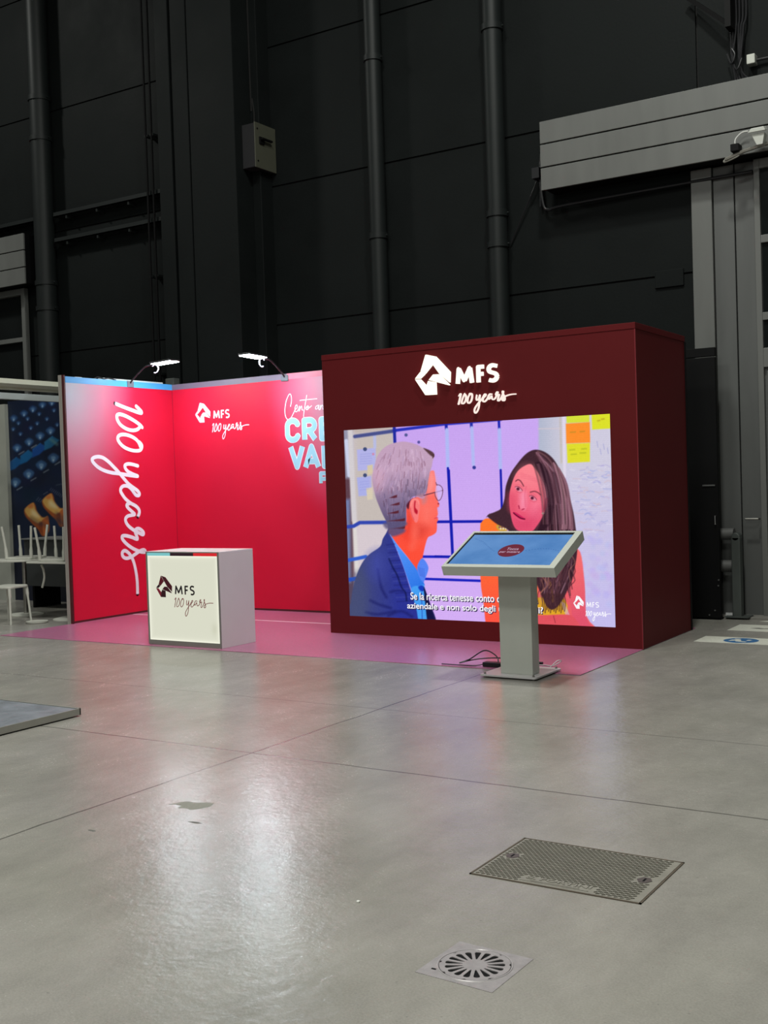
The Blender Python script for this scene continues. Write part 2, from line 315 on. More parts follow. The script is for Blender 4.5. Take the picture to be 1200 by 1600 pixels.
# cable trays and conduits left of the column
for k, (z, lab) in enumerate(((5.79, 'upper of two dark horizontal cable trays on the left wall'), (5.40, 'lower of two dark horizontal cable trays on the left wall'))):
    t = thing('cable_tray', (-12.3, 12.2, z), lab, 'cable tray')
    b = MB(); b.box(-13.55, -11.03, 12.13, 12.3, z - .04, z - .025); b.box(-13.55, -11.03, 12.13, 12.142, z - .04, z + .03); b.build('tray', M_pipe, t)
    b = MB()
    for q in range(5): b.tube([(-13.55 + i * .36, 12.165 + q * .02, z - .012 + .006 * math.sin(i * 1.7 + q)) for i in range(8)], .009, 6)
    b.build('cables', M_cable, t, smooth=True)
    for q in range(4): MB().box(-13.3 + q * .65, -13.27 + q * .65, 12.14, 12.295, z - .09, z - .041).build('bracket', M_pipe, t)
t = thing('cable_tray', (-14.6, 12.2, 5.8), 'dark cable tray left of the thick pipe, just above the left grey cladding', 'cable tray')
b = MB(); b.box(-17.5, -13.93, 12.13, 12.29, 5.75, 5.765); b.box(-17.5, -13.93, 12.13, 12.142, 5.75, 5.82); b.build('tray', M_pipe, t)
for x, lab in ((-11.55, 'thin dark vertical conduit left of the column, left of its twin'), (-11.44, 'thin dark vertical conduit next to the column')):
    t = thing('conduit', (x, 12.10, 0), lab, 'conduit')
    MB().tube([(x, 12.10, 2.0), (x, 12.10, 14)], .016, 8).build('conduit_run', M_black, t, smooth=True)
    for z in (3.2, 4.6, 6.6): MB().box(x - .03, x + .03, 12.10, 12.298, z - .015, z + .015).build('clip', M_pipe, t)
# electrical enclosure on the column side
t = thing('electrical_box', (-9.49, 12.07, 5.76), 'grey metal switch box with rotary handle mounted on the dark column', 'switch box')
M_ebox = mat('grey_enclosure', (.062, .064, .046), .5, noise=.05)
M_eshade = mat('enclosure_shaded', (.02, .02, .022), .6, noise=.05)  # darker copy of the door grey, shade on the body put into colour
MB().box(-9.60, -9.39, 11.86, 12.28, 5.74, 6.31).build('enclosure', M_eshade, t, bevel=.006)
MB().box(-9.39, -9.375, 11.85, 12.29, 5.73, 6.32).build('door', M_ebox, t, bevel=.004)
h = MB(); h.box(-9.375, -9.355, 11.93, 12.03, 6.05, 6.14); h.box(-9.355, -9.32, 11.945, 12.16, 6.10, 6.125); h.build('handle', M_black, t, bevel=.003)
for z in (5.82, 6.24): MB().tube([(-9.375, 11.9, z), (-9.368, 11.9, z)], .012, 8).build('door_screw', M_black, t)
b = MB()
for i, (dx, dy) in enumerate(((0, 0), (.03, .08), (.02, .16))):
    b.tube(smooth_path([(-9.5 + dx, 12.0 + dy, 6.3), (-9.52, 12.03 + dy * .7, 6.5), (-9.56, 12.05, 6.7), (-9.585, 12.05, 7.0), (-9.585, 12.05, 12)], 5), .011, 7)
b.build('supply_cable', M_gap, t, smooth=True)

# right-hand grey lintel cladding (three boards) and left one
def cladding(x0, x1, lab):
    t = thing('cladding_panel', ((x0 + x1) / 2, 12.1, 4.78), lab, 'wall cladding')
    for i in range(3):
        z0 = 4.785 + i * .2615
        MB().box(x0, x1, 11.95, 11.98, z0, z0 + .246).build('cladding_board', M_grey, t, bevel=.004)
    b = MB(); b.box(x0 + .02, x1 - .02, 11.975, 12.3, 4.80, 5.55, 0); b.build('support_frame', M_black, t)
cladding(-5.38, 2.4, 'grey metal lintel cladding of three boards above the right hall door')
cladding(-19.5, -14.04, 'grey metal cladding boards above the door at the far left edge')
# conduit loop under the right cladding
t = thing('cable_loop', (-5.45, 12.2, 4.6), 'black cables and bent conduit hanging at the left end of the grey lintel', 'cable')
b = MB(); b.tube(smooth_path([(-5.46, 12.2, 5.35), (-5.5, 12.2, 5.05), (-5.47, 12.2, 4.7), (-5.40, 12.2, 4.62), (-5.2, 12.2, 4.64), (-4.0, 12.22, 4.66), (-3.1, 12.2, 4.66)], 6), .018, 8); b.build('conduit_run', M_cable, t, smooth=True)
b = MB(); b.box(-5.56, -5.47, 12.1, 12.297, 4.98, 5.10); b.tube([(-5.53, 12.22, 5.02), (-5.93, 12.27, 4.32)], .008, 6); b.tube([(-5.50, 12.22, 5.02), (-5.52, 12.24, 4.68)], .014, 6); b.build('junction', M_cable, t)
# hall doors
t = tag(MB().box(-3.09, 2.3, 12.24, 12.3, 0, 4.78, 0).build('door_1', M_greyd), kind='structure')
b = MB(); b.box(-3.09, -3.03, 12.19, 12.26, 0, 4.78)
for z in (3.15, 3.95): b.box(-3.03, -1.9, 12.19, 12.26, z - .04, z + .04)
b.box(-3.03, -1.9, 12.19, 12.26, 4.68, 4.78); b.box(-3.03, -1.9, 12.19, 12.26, 2.62, 2.82)
b.build('door_frame', M_grey, t, bevel=.004)
for z0, z1 in ((2.82, 3.11), (3.19, 3.91), (3.99, 4.68)): MB().box(-3.03, -1.9, 12.225, 12.238, z0, z1).build('door_glass', M_glassdk, t)
MB().box(-3.0, -1.95, 12.20, 12.24, .02, 2.58).build('door_leaf', M_greyd, t, bevel=.004)
b = MB(); b.tube([(-3.11, 12.2, 1.04), (-3.11, 12.13, 1.04), (-3.24, 12.13, 1.04)], .011, 8); b.build('door_handle', M_alu, t, smooth=True)
for i, (x0, x1, yy) in enumerate(((-3.755, -3.535, 12.21), (-3.525, -3.31, 12.24), (-3.30, -3.10, 12.25))):
    tag(MB().box(x0, x1, yy, 12.3, 0, 4.78).build('trim_%d' % (i + 2), M_grey if i == 0 else M_greyd, bevel=.005), kind='structure')
t = tag(MB().box(-19.4, -14.36, 12.26, 12.3, 0, 4.78).build('door_2', M_wall), kind='structure')
b = MB(); b.box(-14.42, -14.34, 12.18, 12.26, 0, 4.78); b.box(-19.4, -14.42, 12.18, 12.26, 4.68, 4.78)
for z in (3.98, 2.4): b.box(-19.4, -14.42, 12.18, 12.26, z - .035, z + .035)
b.build('door_frame', M_grey, t, bevel=.004)
tag(MB().box(-3.75, 2.3, 12.02, 12.31, 0, .018).build('trim_5', mat('threshold_steel', (.22, .21, .19), .5, noise=.2, nscale=12), bevel=.003), kind='structure')
t = tag(MB().box(-4.20, -3.88, 12.275, 12.3, 3.585, 3.77).build('cover_plate', M_wall, bevel=.004), 'small dark rectangular cover plate on the back wall beside the grey door strips', 'cover plate')
# cables and little white box, top right
t = thing('cable_bundle', (-3.15, 12.25, 6.0), 'bundle of black cables hanging down the wall at the top right corner', 'cable')
b = MB()
for q in range(6):
    x = -3.31 + q * .026
    b.tube(smooth_path([(x - .04, 12.2, 9.2), (x + .01 * q, 12.22, 6.6), (x + .02, 12.2, 6.15), (x + .03 - .02 * (q % 3), 12.18, 5.9 - .03 * q), (x + .06, 12.2, 5.62)], 6), .011, 7)
b.build('cables', M_cable, t, smooth=True)
b = MB(); b.tube(smooth_path([(-3.33, 12.2, 5.92), (-3.28, 12.16, 5.80), (-3.24, 12.15, 5.88), (-3.27, 12.16, 5.95)], 6), .009, 7); b.tube(smooth_path([(-3.28, 12.2, 5.85), (-3.22, 12.14, 5.72), (-3.17, 12.15, 5.83)], 6), .009, 7); b.build('cable_end', M_cable, t, smooth=True)
t = thing('ceiling_strut', (-3.6, 12.0, 6.5), 'dark angled steel strut on the wall at the top right', 'strut')
b = MB(); b.tube([(-3.75, 12.2, 6.62), (-3.26, 12.1, 6.17)], .03, 4); b.build('strut_bar', M_black, t)
b = MB(); b.box(-3.30, -3.24, 12.02, 12.3, 6.14, 6.6); b.build('strut_plate', M_black, t)
t = thing('junction_box', (-3.08, 12.24, 5.8), 'small white square junction box on the dark wall above the grey lintel', 'junction box')
MB().box(-3.13, -3.045, 12.18, 12.3, 5.765, 5.865).build('box_body', mat('white_plastic', (.52, .53, .48), .5, noise=.03), t, bevel=.008)
b = MB(); b.tube([(-3.05, 12.25, 5.81), (-2.0, 12.25, 5.80)], .014, 8); b.build('conduit_run', M_cable, t, smooth=True)
# floodlight on the lintel
t = thing('wall_floodlight', (-3.0, 11.9, 4.78), 'small white adjustable floodlight with its cable clipped to the grey lintel', 'floodlight')
M_fl = mat('lamp_white_metal', (.50, .51, .47), .4, noise=.04)
b = MB(); b.prism([(-2.985, 4.965), (-2.86, 4.965), (-2.845, 4.925), (-3.02, 4.925)], lambda a, c, d: (a, 11.72 + d, c + d * .25), 0, .10); b.prism([(-2.99, 4.915), (-2.86, 4.915), (-2.88, 4.80), (-2.94, 4.80)], lambda a, c, d: (a, 11.75 + d, c), 0, .10); b.build('lamp_head', M_fl, t, bevel=.004)
b = MB(); b.tube([(-3.28, 11.87, 4.745), (-3.10, 11.86, 4.79), (-2.80, 11.84, 4.83)], .018, 6); b.tube(smooth_path([(-3.28, 11.9, 4.77), (-3.30, 11.88, 4.72), (-3.15, 11.86, 4.755), (-3.16, 11.9, 4.80)], 5), .009, 6); b.build('mount_arm', mat('worn_steel', (.28, .27, .24), .45, .6, noise=.1), t)
b = MB(); b.box(-3.22, -3.135, 11.82, 11.95, 4.80, 4.875); b.build('driver_box', M_black, t, bevel=.006)
b = MB(); b.tube(smooth_path([(-3.185, 11.88, 4.87), (-3.18, 11.88, 4.93), (-3.12, 11.88, 4.985), (-3.05, 11.88, 4.99)], 6), .008, 7); b.build('lamp_cable', mat('white_cable', (.6, .6, .58), .5), t, smooth=True)

# ------------------------------------------------------------ carpet of the stand and floor markings
M_carpet = mat('film_covered_carpet', (.50, .14, .29), .5, noise=.22, nscale=26, bump=1.0, bscale=80, coat=1.0, spec=.8, stretch=(1, 2, 1), rnoise=.1)
tag(MB().box(-10.30, -3.49, 8.23, 11.15, 0.0005, .006).build('stand_carpet', M_carpet, bevel=.002), 'pink carpet covered with shiny film under the whole red stand', 'carpet')
tag(MB().box(-10.28, -6.86, 10.225, 10.255, .0065, .0075).build('floor_tape', mat('white_tape', (.8, .75, .8), .4)), 'straight white tape line across the pink carpet behind the counter', 'tape')
def decal(x0, x1, y0, y1, disc, lab):
    t = thing('floor_decal', ((x0 + x1) / 2, (y0 + y1) / 2, 0), lab, 'floor sticker')
    MB().box(x0, x1, y0, y1, 0.0003, .0015).build('sticker', mat('worn_white_vinyl', (.60, .60, .53), .55, noise=.12, nscale=30), t)
    pl = Plane((0, 0, .0012), (1, 0, 0), (0, 1, 0), (0, 0, 1))
    if disc:
        cx, cy = disc; r = .155
        MB().prism([(cx + r * math.cos(a * math.pi / 16), cy + r * math.sin(a * math.pi / 16)) for a in range(32)], pl, 0, .0006).build('blue_disc', mat('blue_vinyl', (.035, .13, .30), .5, noise=.12, nscale=25), t)
        b = MB()
        b.prism([(cx - .05 + .028 * math.cos(a * math.pi / 8), cy + .07 + .028 * math.sin(a * math.pi / 8)) for a in range(16)], pl, 0, .0011)
        b.prism([(cx - .09, cy + .03), (cx - .01, cy + .035), (cx + .01, cy - .04), (cx + .07, cy - .06), (cx + .06, cy - .09), (cx - .03, cy - .07), (cx - .05, cy - .02), (cx - .10, cy - .06)], pl, 0, .0011)
        b.prism([(cx + .05, cy + .06), (cx + .09, cy + .05), (cx + .07, cy + .0), (cx + .04, cy + .01)], pl, 0, .0011); b.build('pictogram', MATS['worn_white_vinyl'], t)
    else:
        b = MB(); b.prism([(x0 + .17, y0 + .2), (x0 + .23, y0 + .26), (x0 + .30, y0 + .22), (x0 + .36, y0 + .28), (x0 + .38, y0 + .2), (x0 + .27, y0 + .16)], pl, 0, .0006); b.build('pictogram', mat('grey_ink', (.18, .18, .16), .6), t)
decal(-3.24, -2.50, 10.28, 10.66, (-2.86, 10.47), 'white floor sticker with a blue round symbol, nearest the maroon booth')
decal(-3.17, -2.45, 11.12, 11.58, None, 'white floor sticker in front of the grey hall door, behind the blue one')
tag(MB().prism([(-3.05, 11.86), (-2.6, 11.82), (-2.4, 12.0), (-2.9, 12.02)], Plane((0, 0, 0), (1, 0, 0), (0, 1, 0), (0, 0, 1)), 0.0004, .0012).build('floor_scrap', MATS['worn_white_vinyl']), 'pale worn strip on the floor at the threshold of the grey door', 'floor sticker')
# spalled patches
pl = Plane((0, 0, 0), (1, 0, 0), (0, 1, 0), (0, 0, 1))
tag(MB().prism([(-3.925, 4.100), (-3.90, 4.15), (-3.86, 4.185), (-3.82, 4.17), (-3.78, 4.21), (-3.735, 4.215), (-3.715, 4.165), (-3.735, 4.11), (-3.76, 4.075), (-3.80, 4.09), (-3.84, 4.075), (-3.86, 4.12), (-3.90, 4.115)], pl, .0002, .0008).build('floor_patch', mat('bare_concrete', (.25, .245, .215), .85, noise=.1, nscale=60)), 'bare rough patch in the concrete floor near the joint crossing', 'floor patch')
for (x, y, a, s, lab) in ((-3.60, 3.93, .3, .030, 'small dark chip in the concrete to the right of the rough patch'), (-3.95, 3.62, 2.0, .026, 'small dark chip in the concrete below the rough patch')):
    p = [(x + s * math.cos(a + k * 1.05) * (1 + .5 * (k % 3 == 0)), y + s * .35 * math.sin(a + k * 1.05)) for k in range(6)]
    tag(MB().prism(p, pl, .0002, .0006).build('floor_chip', mat('dark_dirt', (.10, .10, .085), .8)), lab, 'floor chip')
t = tag(MB().box(-2.372, -2.36, 3.44, 3.452, 0, .006).build('paper_scrap', mat('paper_white', (.8, .8, .75), .6), bevel=.002), 'tiny white crumb lying on the floor above left of the round drain', 'scrap')

# ------------------------------------------------------------ manhole cover
t = thing('manhole_cover', (-1.8, 4.15, 0), 'rectangular patterned metal access cover set in the concrete floor', 'manhole cover')
M_mh = mat('cast_cover_metal', (.235, .222, .190), .5, .0, noise=.12, nscale=14, bump=.3, bscale=150)
M_mhd = mat('cover_edge_rust', (.085, .065, .045), .75, noise=.2, nscale=20)
x0, x1, y0, y1 = -2.145, -1.445, 3.90, 4.40
b = MB(); b.box(x0, x1, y0, y0 + .008, 0, .0035); b.box(x0, x1, y1 - .008, y1, 0, .0035); b.box(x0, x0 + .008, y0, y1, 0, .0035); b.box(x1 - .008, x1, y0, y1, 0, .0035); b.build('cover_frame', M_mhd, t)
b = MB(); b.box(x0 + .010, x1 - .010, y0 + .010, y1 - .010, 0, .003)
b.build('cover_plate', M_mh, t)
keys = [(-2.085, 4.165), (-1.515, 4.135)]
b = MB(); nx, ny = 27, 36
for i in range(nx):
    for j in range(ny):
        x = x0 + .026 + (i + .5 * (j % 2)) * (x1 - x0 - .058) / nx; y = y0 + .022 + j * (y1 - y0 - .044) / (ny - 1)
        if any(abs(x - kx) < .034 and abs(y - ky) < .036 for kx, ky in keys): continue
        if y < 3.985 and -1.95 < x < -1.64: continue
        ca, sa = math.cos(.56), math.sin(.56); q = [(-.0078, -.0030), (.0078, -.0030), (.0078, .0030), (-.0078, .0030)]
        b.add([(x + u * ca - v * sa, y + u * sa + v * ca, .003) for u, v in q] + [(x + (u * ca - v * sa) * .8, y + (u * sa + v * ca) * .8, .0052) for u, v in q], [(4, 5, 6, 7), (0, 1, 5, 4), (1, 2, 6, 5), (2, 3, 7, 6), (3, 0, 4, 7)])
tag(b.build('tread_pattern', mat('tread_metal', (.085, .080, .060), .55, .3, noise=.2, nscale=40), t), 'dark raised tread bars of the cover')
for kx, ky in keys:
    k_ = MB().prism([(kx - .030, ky), (kx - .014, ky + .030), (kx + .014, ky + .030), (kx + .030, ky), (kx + .014, ky - .030), (kx - .014, ky - .030)], pl, .003, .0048).build('key_plate', mat('key_plate_metal', (.12, .10, .095), .5, .4), t)
    MB().box(kx - .004, kx + .004, ky - .017, ky + .017, .0048, .0052).build('key_slot', M_black, k_)
pm = Plane((0, 0, .003), (1, 0, 0), (0, 1, 0), (0, 0, 1))
lettering(pm, [('S.', -1.925, -1.885, 3.950, 3.978), ('FORTINI', -1.868, -1.66, 3.950, 3.978)], .003, 'cast_lettering', M_mh, t, .02)
b = MB(); b.box(-1.94, -1.66, 3.925, 3.930, .003, .005); b.box(-1.90, -1.70, 3.935, 3.940, .003, .005); b.build('cast_line', M_mh, t)

# ------------------------------------------------------------ round floor drain
def curve_plate(outer, holes, z0, z1, name, m, parent):
    cu = bpy.data.curves.new('c', 'CURVE'); cu.dimensions = '2D'; cu.fill_mode = 'BOTH'; cu.extrude = (z1 - z0) / 2
    for poly in [outer] + holes:
        sp = cu.splines.new('POLY'); sp.points.add(len(poly) - 1)
        for p, q in zip(sp.points, poly): p.co = (q[0], q[1], 0, 1)
        sp.use_cyclic_u = True
    o = bpy.data.objects.new('c', cu); C.objects.link(o); dg = bpy.context.evaluated_depsgraph_get()
    me = bpy.data.meshes.new_from_object(o.evaluated_get(dg)); mb = MB()
    mb.add([(v.co.x, v.co.y, v.co.z + (z0 + z1) / 2) for v in me.vertices], [tuple(p.vertices) for p in me.polygons])
    bpy.data.objects.remove(o); bpy.data.curves.remove(cu); bpy.data.meshes.remove(me)
    return mb.build(name, m, parent, recalc=False)
dx, dy = -1.729, 3.163; DR = .116
t = thing('floor_drain', (dx, dy, 0), 'square steel floor drain with a round slotted grate, nearest the camera', 'floor drain')
M_dr = mat('worn_drain_steel', (.34, .315, .32), .5, .25, noise=.12, nscale=25, bump=.15, bscale=120)
circ = lambda r, n=64: [(dx + r * math.cos(2 * math.pi * k / n), dy + r * math.sin(2 * math.pi * k / n)) for k in range(n)]
sq = [(-1.872, 3.030), (-1.592, 3.015), (-1.585, 3.292), (-1.862, 3.305)]
curve_plate(sq, [circ(DR)], 0, .0015, 'drain_frame', M_dr, t)
b = MB(); b.lathe([(DR + .0, 0), (DR + .002, .004), (DR + .005, .004), (DR + .007, .001)], dx, dy, 64); b.build('rim', mat('rim_steel', (.6, .57, .57), .35, .5), t, smooth=True)
holes = []
NS = 17
for k in range(NS):
    a = 2 * math.pi * (k + .25) / NS; ca, sa = math.cos(a), math.sin(a); pr = [(.040, .0016), (.048, .0035), (.082, .0095), (.090, .0105), (.0945, .008), (.0965, .003)]
    ptsl = [(r, wd) for r, wd in pr] + [(r, -wd) for r, wd in reversed(pr)]
    holes.append([(dx + r * ca - wd * sa, dy + r * sa + wd * ca) for r, wd in ptsl])
outer = []
for k in range(68):      # scalloped edge: notches between the slots
    a = 2 * math.pi * k / 68; r = DR - .0015 - (.0065 if k % 4 == 1 and (k // 4) % 2 else 0); outer.append((dx + r * math.cos(a), dy + r * math.sin(a)))
curve_plate(outer, holes, .0005, .0032, 'grate', M_dr, t)
MB().lathe([(0, .0003), (DR, .0003)], dx, dy, 48).build('drain_pit', M_black, t)
MB().box(-1.838, -1.822, 3.072, 3.080, .0015, .0024).build('screw_hole', M_black, t)

# ------------------------------------------------------------ low platform at the left edge
t = thing('low_platform', (-7.0, 4.5, 0), 'low flat grey floor panel with metal edge lying at the left edge', 'platform')
MB().box(-9.2, -6.035, 2.6, 5.455, .012, .050).build('deck_surface', mat('scuffed_blue_grey_board', (.20, .215, .245), .38, noise=.18, nscale=9, bump=.2, bscale=40, rnoise=.12), t)
b = MB(); b.box(-6.036, -6.026, 2.59, 5.465, .010, .055); b.box(-9.2, -6.026, 5.455, 5.465, .010, .055); b.build('metal_edge', mat('platform_edge', (.33, .325, .29), .45, .3, noise=.06, nscale=10), t)
b = MB(); b.box(-9.0, -6.10, 2.7, 5.40, 0, .012); b.build('feet', M_black, t)

# ------------------------------------------------------------ maroon booth with LED wall
BX0, BX1, BY, BH = -6.845, -3.485, 9.63, 2.878
t = thing('display_booth', ((BX0 + BX1) / 2, 10.3, 0), 'large maroon box booth with a glowing logo above a big video screen', 'exhibition booth')
SX0, SX1, SZ0, SZ1 = -6.602, -3.736, .190, 2.092
b = MB(); F0 = .0065
b.box(BX0, SX0, BY, BY + .04, F0, 2.82); b.box(SX1, BX1, BY, BY + .04, F0, 2.82); b.box(SX0, SX1, BY, BY + .04, F0, SZ0); b.box(SX0, SX1, BY, BY + .04, SZ1, 2.82)
b.build('front_panel', M_maroon, t)
b = MB(); b.box(BX1 - .04, BX1, BY + .042, 11.0, F0, 2.82); b.build('side_panel', M_maroon, t)
b = MB(); b.box(BX0, BX0 + .04, BY + .042, 11.0, F0, 2.82); b.build('side_panel', M_maroon, t)
b = MB(); b.box(BX0 + .04, BX1 - .04, 10.96, 11.0, F0, 2.82); b.build('back_panel', M_black, t)
b = MB(); b.box(BX0 - .004, BX1 + .004, BY - .004, 11.004, 2.822, BH); b.build('top_trim', M_maroon, t, bevel=.003)
b = MB(); b.box(BX1 - .006, BX1 + .003, BY - .003, BY + .006, F0, 2.82); b.build('corner_trim', mat('maroon_edge', (.20, .012, .02), .45), t)
b = MB(); b.box(BX1 - .0, BX1 + .008, 10.99, 11.02, F0, 2.82); b.build('rear_edge', M_black, t)
fp = front(BY)
M_glow = emis('warm_white_letter_face', (1.0, .93, .78), 1.35)
mark(fp, -5.722, 2.358, 1, .985, .03, 'logo_mark', [M_glow], t)
for it in [('M', -5.270, -5.078, 2.457, 2.626), ('F', -5.046, -4.955, 2.457, 2.628), ('S', -4.935, -4.812, 2.452, 2.633)]: bold(fp, [it], .037, .025, 'logo_letter', emis('warm_white_letters', (1.0, .90, .78), 1.25), t)
hundred(fp, -5.250, 2.270, .2575, .225, .0105, .018, 'script_lettering', emis('warm_script', (1.0, .82, .74), 1.1), t)

# ---- picture painting on a flat grid (the LED wall's own pixels)
class Canvas:
    def __init__(s, x0, x1, z0, z1, nx, nz, H, base):
        s.nx, s.nz = nx, nz; s.x = np.linspace(x0, x1, nx); s.z = np.linspace(z0, z1, nz)
        X, Z = np.meshgrid(s.x, s.z); H = np.array(H); D = H[2, 0] * X + H[2, 1] * Z + H[2, 2]
        s.P = (H[0, 0] * X + H[0, 1] * Z + H[0, 2]) / D; s.Q = (H[1, 0] * X + H[1, 1] * Z + H[1, 2]) / D
        s.img = np.zeros((nz, nx, 3)) + np.array(base, float); s.f = (1, 0, 0)
    def T(s, pts): k, ox, oy = s.f; return [(x / k + ox, y / k + oy) for x, y in pts]
    def win(s, P, pad):
        xs = [p[0] for p in P]; ys = [p[1] for p in P]
        m = (s.P > min(xs) - pad) & (s.P < max(xs) + pad) & (s.Q > min(ys) - pad) & (s.Q < max(ys) + pad)
        r = np.where(m.any(1))[0]; c = np.where(m.any(0))[0]
        if len(r) == 0: return None
        return (slice(r[0], r[-1] + 1), slice(c[0], c[-1] + 1))
    def seg(s, px, py, a, b):
        dx, dy = b[0] - a[0], b[1] - a[1]; t = np.clip(((px - a[0]) * dx + (py - a[1]) * dy) / (dx * dx + dy * dy + 1e-9), 0, 1)
        return np.hypot(px - a[0] - t * dx, py - a[1] - t * dy)
    def put(s, w, a, col):
        px, py = s.P[w], s.Q[w]
        c = col(px, py) if callable(col) else np.array(col, float)
        s.img[w] = s.img[w] * (1 - a[..., None]) + c * a[..., None]
    def fill(s, pts, col, soft=.8, alpha=1, curve=True):
        P = s.T(pts)
        if curve: P = smooth_path(P, 4, True)
        w = s.win(P, soft * 2 + 1)
        if w is None: return
        px, py = s.P[w], s.Q[w]; d = np.full(px.shape, 1e9); ins = np.zeros(px.shape, bool)
        for i in range(len(P)):
            a, b = P[i], P[(i + 1) % len(P)]; d = np.minimum(d, s.seg(px, py, a, b))
            if a[1] != b[1]: ins ^= ((a[1] > py) != (b[1] > py)) & (px < (b[0] - a[0]) * (py - a[1]) / (b[1] - a[1]) + a[0])
        sd = np.where(ins, -d, d); s.put(w, np.clip(.5 - sd / (2 * soft), 0, 1) * alpha, col)
    def line(s, pts, wd, col, soft=.6, alpha=1, curve=True):
        P = s.T(pts); k = s.f[0]
        if curve and len(P) > 2: P = smooth_path(P, 4)
        wd = wd / k; w = s.win(P, wd + soft * 2 + 1)
        if w is None: return
        px, py = s.P[w], s.Q[w]; d = np.full(px.shape, 1e9)
        for i in range(len(P) - 1): d = np.minimum(d, s.seg(px, py, P[i], P[i + 1]))
        s.put(w, np.clip(.5 - (d - wd / 2) / (2 * soft), 0, 1) * alpha, col)
    def dot(s, c, r, col, soft=.6, alpha=1): s.line([c, (c[0] + .01, c[1])], 2 * r, col, soft, alpha)
    def mesh(s, plane_fn, name, m, parent):
        nx, nz = s.nx, s.nz; X, Z = np.meshgrid(s.x, s.z); co = np.zeros((nx * nz, 3)); co[:, 0], co[:, 1], co[:, 2] = plane_fn(X.ravel(), Z.ravel())
        me = bpy.data.meshes.new(name); me.vertices.add(nx * nz); me.vertices.foreach_set('co', co.ravel())
        i, j = np.meshgrid(np.arange(nx - 1), np.arange(nz - 1)); a = (j * nx + i).ravel(); q = np.stack([a, a + 1, a + nx + 1, a + nx], 1).astype(np.int32)
        me.loops.add(q.size); me.loops.foreach_set('vertex_index', q.ravel()); me.polygons.add(len(q)); me.polygons.foreach_set('loop_start', np.arange(0, q.size, 4, dtype=np.int32))
        me.update(calc_edges=True)
        c = np.clip(s.img, 0, 255) / 255; c = np.where(c <= .04045, c / 12.92, ((c + .055) / 1.055) ** 2.4)
        at = me.color_attributes.new('picture', 'FLOAT_COLOR', 'POINT'); at.data.foreach_set('color', np.concatenate([c.reshape(-1, 3), np.ones((nx * nz, 1))], 1).astype(np.float32).ravel())
        me.materials.append(m); o = bpy.data.objects.new(name, me); C.objects.link(o)
        if parent: o.parent = parent; o.matrix_parent_inverse = Matrix.Translation(-Vector(ABS(parent)))
        return o
def grad(a, b, p0, p1):
    a = np.array(a, float); b = np.array(b, float); dx, dy = p1[0] - p0[0], p1[1] - p0[1]; q = dx * dx + dy * dy
    def f(x, y):
        t = np.clip(((x - p0[0]) * dx + (y - p0[1]) * dy) / q, 0, 1)[..., None]; return a * (1 - t) + b * t
    return f
def jitter(c, v): return [max(0, min(255, q + rng.uniform(-v, v))) for q in c]

